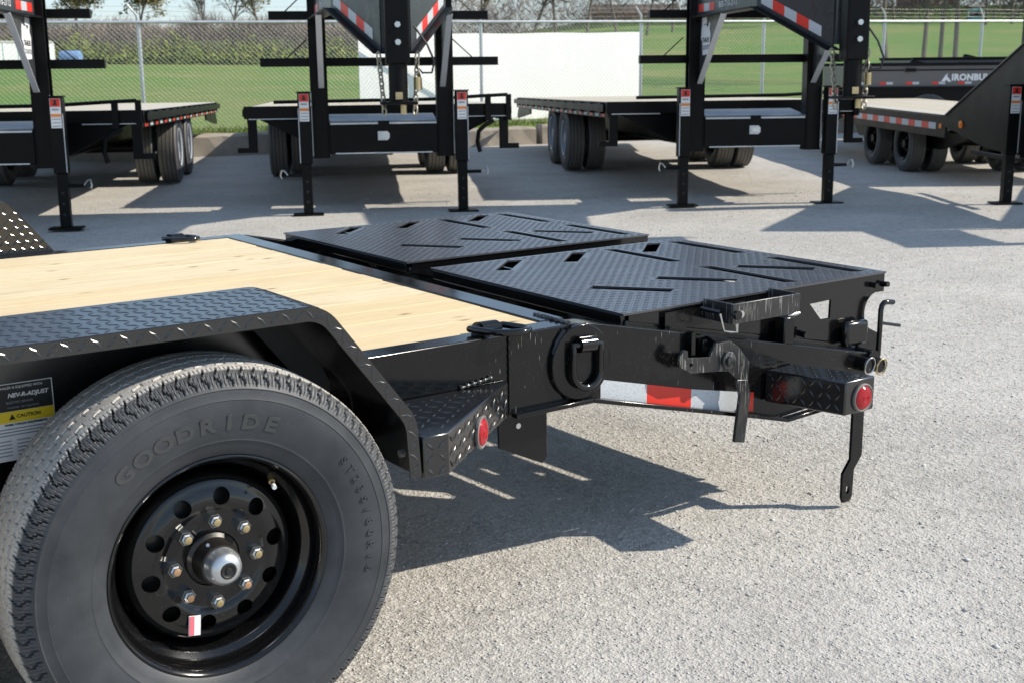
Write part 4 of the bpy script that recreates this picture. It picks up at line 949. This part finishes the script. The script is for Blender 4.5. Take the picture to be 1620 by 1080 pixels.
def mesh_wires():
    P = .075; H = 1.78; x0, x1 = .25, 29.0; n = int((x1-x0+H)/P); V = []; F = []
    for sgn in (1, -1):
        for k in range(n):
            xa = x0-H+k*P; a, b_ = xa, xa+H; za, zb = (.04, .04+H) if sgn > 0 else (.04+H, .04)
            t0 = max(0, (x0-a)/H); t1 = min(1, (x1-a)/H)
            if t1 <= t0: continue
            p, q = [Vector((a+H*t, 0, za+(zb-za)*t)) for t in (t0, t1)]
            r = .0012; off = .002*sgn; i0 = len(V)
            for e in (p, q):
                c = FP(e.x, e.z, off)-fl
                for ang in (0, 2.09, 4.19): V.append(tuple(c+(Vector((0,0,1))*math.cos(ang)+FNV*math.sin(ang))*r*1.3+FD*math.cos(ang)*(-sgn)*r))
            F += [(i0, i0+1, i0+4, i0+3), (i0+1, i0+2, i0+5, i0+4), (i0+2, i0, i0+3, i0+5)]
    me = bpy.data.meshes.new('wire_mesh'); me.from_pydata(V, [], F); me.update(); tag(link('wire_mesh', me, WIRE, fence), kind='stuff')
mesh_wires()
# white sheet panel standing behind the fence
mb = MB(); vs = []; nx = 24
xa, xb = 9.83, 16.40
for i in range(nx+1):
    x = xa+(xb-xa)*i/nx; wv = .004*math.sin(i*1.1)+.003*math.sin(i*2.7); zt = 1.85+.09*i/nx+.006*math.sin(i*.9)
    for z, o_ in ((.18,0),(zt,0),(zt,.015),(.18,.015)): vs.append(Vector((x, 17.33+o_+wv, z))-FP(12.5,0,.1))
fs = [(i*4+j, i*4+(j+1) % 4, i*4+4+(j+1) % 4, i*4+4+j) for i in range(nx) for j in range(4)]+[(3,2,1,0), tuple(nx*4+j for j in range(4))]
o = mb.add(vs, fs).build('white_panel', WPANEL, None, 40); o.location = FP(12.5,0,.1); tag(o, 'long white sheet panel standing upright behind the chain link fence', 'panel')

# ================================================================== FIELD: hedge, trees, sheds and houses
def fieldz(x, y): return float(field_h(np.array(x), np.array(y)))
def W2(lat, h): return (-.815+lat*.813+h*.582, -2.099-lat*.582+h*.813)     # metres right of / ahead of the lot's viewpoint
def PX(px, h): return W2((px-810)/1929*h, h)
def twig_mass(boxes, n, mat_leaf, name):
    pass
def tree(name, base, height, spread, mat_twig, leaf=None, nleaf=0, depth=4, seed=0, trunk_r=.12, lean=0, leafsize=.10, trunkfrac=.3):
    rnd = random.Random(seed); t = empty(name, base); trunk = MB(); tw = MB(); lv = MB(); tips = []
    def branch(p, d, ln, r, lev):
        q = p; segs = 3; pts = [p]; rs = [r]
        for k in range(segs):
            d = (d+Vector((rnd.uniform(-.16,.16), rnd.uniform(-.16,.16), rnd.uniform(-.03,.09)))).normalized(); q = q+d*ln/segs; pts.append(q); rs.append(r*(1-.45*(k+1)/segs))
            if lev < depth and k >= (1 if lev == 0 else 0):
                for _ in range(2 if lev else 3):
                    az = rnd.uniform(0, 2*PI); tilt = rnd.uniform(.35, .95)*(1 if lev else .8)
                    a = d.orthogonal().normalized(); b_ = d.cross(a); nd = (d*math.cos(tilt)+(a*math.cos(az)+b_*math.sin(az))*math.sin(tilt)*spread).normalized()
                    branch(q, nd, ln*rnd.uniform(.5,.72), rs[-1]*.62, lev+1)
        (trunk if lev < 2 else tw).tube(pts, rs, 6 if lev < 2 else 3, caps=False)
        if lev >= depth-1: tips.extend(pts[1:])
    branch(Vector((0,0,-.2)), Vector((lean, 0, 1)).normalized(), height*trunkfrac*1.9, trunk_r, 0)
    trunk.build('trunk', BARK, t, 60)
    cr_ = tw.build('crown', mat_twig, t)
    if nleaf and tips:
        for k in range(nleaf):
            c = rnd.choice(tips)+Vector((rnd.gauss(0,.16), rnd.gauss(0,.16), rnd.gauss(0,.14))); s = leafsize*rnd.uniform(.5,1.2)
            a = Vector((rnd.gauss(0,1), rnd.gauss(0,1), rnd.gauss(0,1))).normalized(); b_ = a.orthogonal().normalized()
            lv.add([c-a*s, c+b_*s*.55, c+a*s, c-b_*s*.55], [(0,1,2,3)])
        tag(lv.build('foliage', leaf, cr_), kind='stuff')
    return t
# long brushy hedgerow across the left of the field
def hedgerow():
    V = []; F = []; V2 = []; F2 = []
    n = 17000
    for k in range(n):
        px = random.uniform(-260, 600); h = random.uniform(60, 67); x, y = PX(px, h); z0 = fieldz(x, y); top = 1.55+.35*math.sin(px*.021)+.25*math.sin(px*.057+1)
        if px > 560: top *= .85
        z = random.uniform(0, top); ln = random.uniform(.35, 1.0); d = Vector((random.gauss(0,.45), random.gauss(0,.45), random.uniform(.4,1.2))).normalized()
        p = Vector((x, y, z0+z)); q = p+d*ln; r = random.uniform(.006,.016); sd_ = d.orthogonal().normalized()*r; i = len(V)
        V += [tuple(p-sd_), tuple(p+sd_), tuple(q)]; F.append((i, i+1, i+2))
        if random.random() < .45: 
            e = d.cross(sd_).normalized()*r; i = len(V); V += [tuple(p-e), tuple(p+e), tuple(q)]; F.append((i, i+1, i+2))
    for k in range(26000):
        px = random.uniform(-260, 600); h = random.uniform(59, 66); x, y = PX(px, h); z0 = fieldz(x, y); cl = .5+.5*math.sin(px*.05+.7*math.sin(px*.013))
        z = abs(random.gauss(0, .28+.22*cl)); s = random.uniform(.05,.14); c = Vector((x, y, z0+z)); a = Vector((random.gauss(0,1), random.gauss(0,1), random.gauss(0,1))).normalized(); b_ = a.orthogonal().normalized(); i = len(V2)
        V2 += [tuple(c-a*s), tuple(c+b_*s*.7), tuple(c+a*s), tuple(c-b_*s*.7)]; F2.append((i, i+1, i+2, i+3))
    h1 = bpy.data.meshes.new('hedgerow'); h1.from_pydata(V, [], F); h1.update(); h2 = bpy.data.meshes.new('hedge_leaves'); h2.from_pydata(V2, [], F2); h2.update()
    o = tag(link('hedgerow', h1, TWIG), 'brown twiggy hedgerow with green undergrowth across the field', 'hedge', kind='stuff')
    tag(link('hedge_leaves', h2, LEAFG, o), kind='stuff')
hedgerow()
def put_tree(px, h, height, label, **kw):
    x, y = PX(px, h); t = tree('tree', (x, y, fieldz(x, y)), height, kw.pop('spread', 1.0), kw.pop('twig', TWIG), **kw); tag(t, label, 'tree', 'spring trees beyond the field'); return t
put_tree(150, 92, 5.2, 'yellowish budding tree left of the leftmost fence post', leaf=LEAFY, nleaf=2600, seed=3, leafsize=.16)
put_tree(243, 92, 5.6, 'rounded budding tree right of the leftmost fence post', leaf=LEAFY, nleaf=3600, seed=5, leafsize=.16)
put_tree(345, 95, 5.0, 'small bare tree above the white house', seed=8)
put_tree(385, 95, 5.6, 'bare grey tree between two budding trees', seed=9)
put_tree(425, 90, 5.8, 'loose yellow green tree near the second trailer bars', leaf=LEAFY, nleaf=1500, seed=12, leafsize=.15)
put_tree(560, 90, 5.2, 'low bare tree behind the second trailer', seed=15)
put_tree(775, 75, 6.6, 'yellowish bushy tree above the left part of the white panel', leaf=LEAFY, nleaf=2600, seed=21, leafsize=.14)
put_tree(842, 78, 7.5, 'bare brown tree above the middle of the white panel', seed=22)
put_tree(880, 80, 7.4, 'dense bare tree above the white panel, right of middle', seed=23, depth=4)
put_tree(930, 78, 7.6, 'bushy bare tree with brown buds above the white panel', leaf=TWIG, nleaf=1800, seed=24, leafsize=.12)
put_tree(975, 90, 7.8, 'far bare tree beside the brown roofs', seed=25)
put_tree(1020, 95, 7.5, 'tall bare tree behind the fence post right of the panel', seed=26)
put_tree(1060, 100, 8.0, 'bare tree above the far roofs', seed=27)
for px, h, sd_, lb in ((1447, 40, 31, 'slim bare tree leftmost in the group behind the fence'), (1473, 42, 32, 'slim leaning bare tree in the middle of the group'), (1497, 38, 33, 'straight pale bare tree rightmost of the close group'), (1606, 39, 34, 'bare tree trunk beside the right edge'), (1395, 44, 35, 'leaning bare sapling by the grey fence post')):
    put_tree(px, h, 8.5, lb, seed=sd_, trunk_r=.085, trunkfrac=.45, lean=(-.10 if sd_ == 35 else .02), depth=3)
for px, h, sd_, lb in ((1130, 105, 41, 'hazy bare tree at the far end of the field'), (1290, 105, 42, 'far bare tree over the neck of the third trailer'), (1400, 108, 43, 'far bare tree above the brick house'), (1540, 105, 44, 'far bare tree right of the teal shed'), (1580, 108, 45, 'far bare tree near the right edge')):
    put_tree(px, h, 8.5, lb, seed=sd_, leaf=TWIG, nleaf=900, leafsize=.13)
def treeline():
    V = []; F = []
    for k in range(80000):
        px = random.uniform(-300, 1950); h = random.uniform(114, 150); x, y = PX(px, h); z0 = fieldz(x, y); dens = .5+.5*math.sin(px*.031+1.7*math.sin(px*.0071))
        top = (1.6 if px < 690 else 5.6)*(.55+.45*dens)
        z = random.uniform(0, 1)**1.35*top; ln = random.uniform(.4, 1.5); d = Vector((random.gauss(0,.35), random.gauss(0,.35), random.uniform(.4,1.2))).normalized(); p = Vector((x, y, z0+z)); q = p+d*ln; r = random.uniform(.035,.10); sd_ = d.orthogonal().normalized()*r; i = len(V)
        V += [tuple(p-sd_), tuple(p+sd_), tuple(q)]; F.append((i, i+1, i+2))
    me = bpy.data.meshes.new('far_treeline'); me.from_pydata(V, [], F); me.update(); tag(link('far_treeline', me, TWIG), 'far brown bare treeline along the horizon', 'treeline', kind='stuff')
treeline()
def house(px, h, w_, d_, hh, wall, label, rf=1.0, cat='house', name='house'):
    x, y = PX(px, h); t = tag(empty(name, (x, y, fieldz(x, y)-.2), math.radians(-35.6)), label, cat)
    part('wall', wall, t, lambda b: b.box(-w_/2,w_/2,0,d_,0,hh))
    if rf: part('roof', ROOF, t, lambda b: b.prism([(-.3,hh),(d_+.3,hh),(d_/2,hh+rf)], lambda v_, z, x_: (x_, v_, z), -w_/2-.3, w_/2+.3))
    else: part('roof', WHT, t, lambda b: b.box(-w_/2-.05,w_/2+.05,-.05,d_+.05,hh+.002,hh+.06))
    for x_ in (-w_*.28, w_*.22): 
        wn = part('window', SIDING if wall is not SIDING else ROOF, t, lambda b: b.box(x_-.5,x_+.5,-.03,-.001,hh*.42,hh*.78)); part('pane', GLASS, wn, lambda b: b.box(x_-.43,x_+.43,-.035,-.0305,hh*.46,hh*.74))
    return t
house(321, 118, 2.0, 2.4, 1.6, SIDING, 'small white shed half hidden behind the brown hedge', .25, 'shed', 'shed')
house(1185, 175, 14, 7, 2.4, BRICK, 'far brown roofed house above the fence left of the neck', 1.4)
house(1005, 180, 12, 7, 2.4, BRICK, 'far brick house beside the fence post right of the white panel', 1.3)
house(1459, 170, 6, 7, 2.2, BRICK, 'far brick house behind the slim trees', 1.2)
house(1525, 112, .9, .9, 1.5, TEAL, 'small teal shed on the far hill', .2, 'shed', 'shed')
# white site box and blue drum by the hedge
x, y = PX(20, 57); t = tag(empty('site_container', (x, y, fieldz(x, y)-.1), math.radians(-2)), 'white storage container at the left edge beyond the fence', 'container')
part('body', WPANEL, t, lambda b: b.box(-3.2,2.57,0,2.3,0,1.15)); part('top_rim', SIDING, t, lambda b: b.box(-3.23,2.60,-.03,2.33,1.151,1.23))
for k in range(9): part('side_rib', WPANEL, t, lambda b: b.box(-3.0+k*.66,-2.95+k*.66,-.025,-.001,.05,1.12))
x, y = PX(134, 57); o = MB().lathe([(-.45,.01),(-.45,.33),(-.40,.36),(0,.35),(.40,.36),(.45,.33),(.45,.01)], 20).build('blue_drum', BLUE, None, 40); o.location = (x, y, fieldz(x, y)+.33); o.rotation_euler = (0,0,1.0); tag(o, 'blue drum lying on the grass by the hedge', 'drum')
# rough grass along the fence foot
def tufts():
    V = []; F = []
    for k in range(14000):
        x = random.uniform(1, 29); off = random.choice((-1, -1, 1))*abs(random.gauss(0,.5))-.4; p = FP(x, .02, off); p.z = fieldz(p.x, p.y)-.01; hh = random.uniform(.05,.16); d = Vector((random.gauss(0,.05), random.gauss(0,.05), hh)); a = Vector((random.gauss(0,1), random.gauss(0,1), 0)).normalized()*.006; i = len(V)
        if p.y < kerb_y(p.x)+.18: continue
        V += [tuple(p-a), tuple(p+a), tuple(p+d)]; F.append((i, i+1, i+2))
    me = bpy.data.meshes.new('grass_tufts'); me.from_pydata(V, [], F); me.update(); tag(link('grass_tufts', me, LEAFG), 'tufts of grass along the foot of the fence', 'grass', kind='stuff')
tufts()
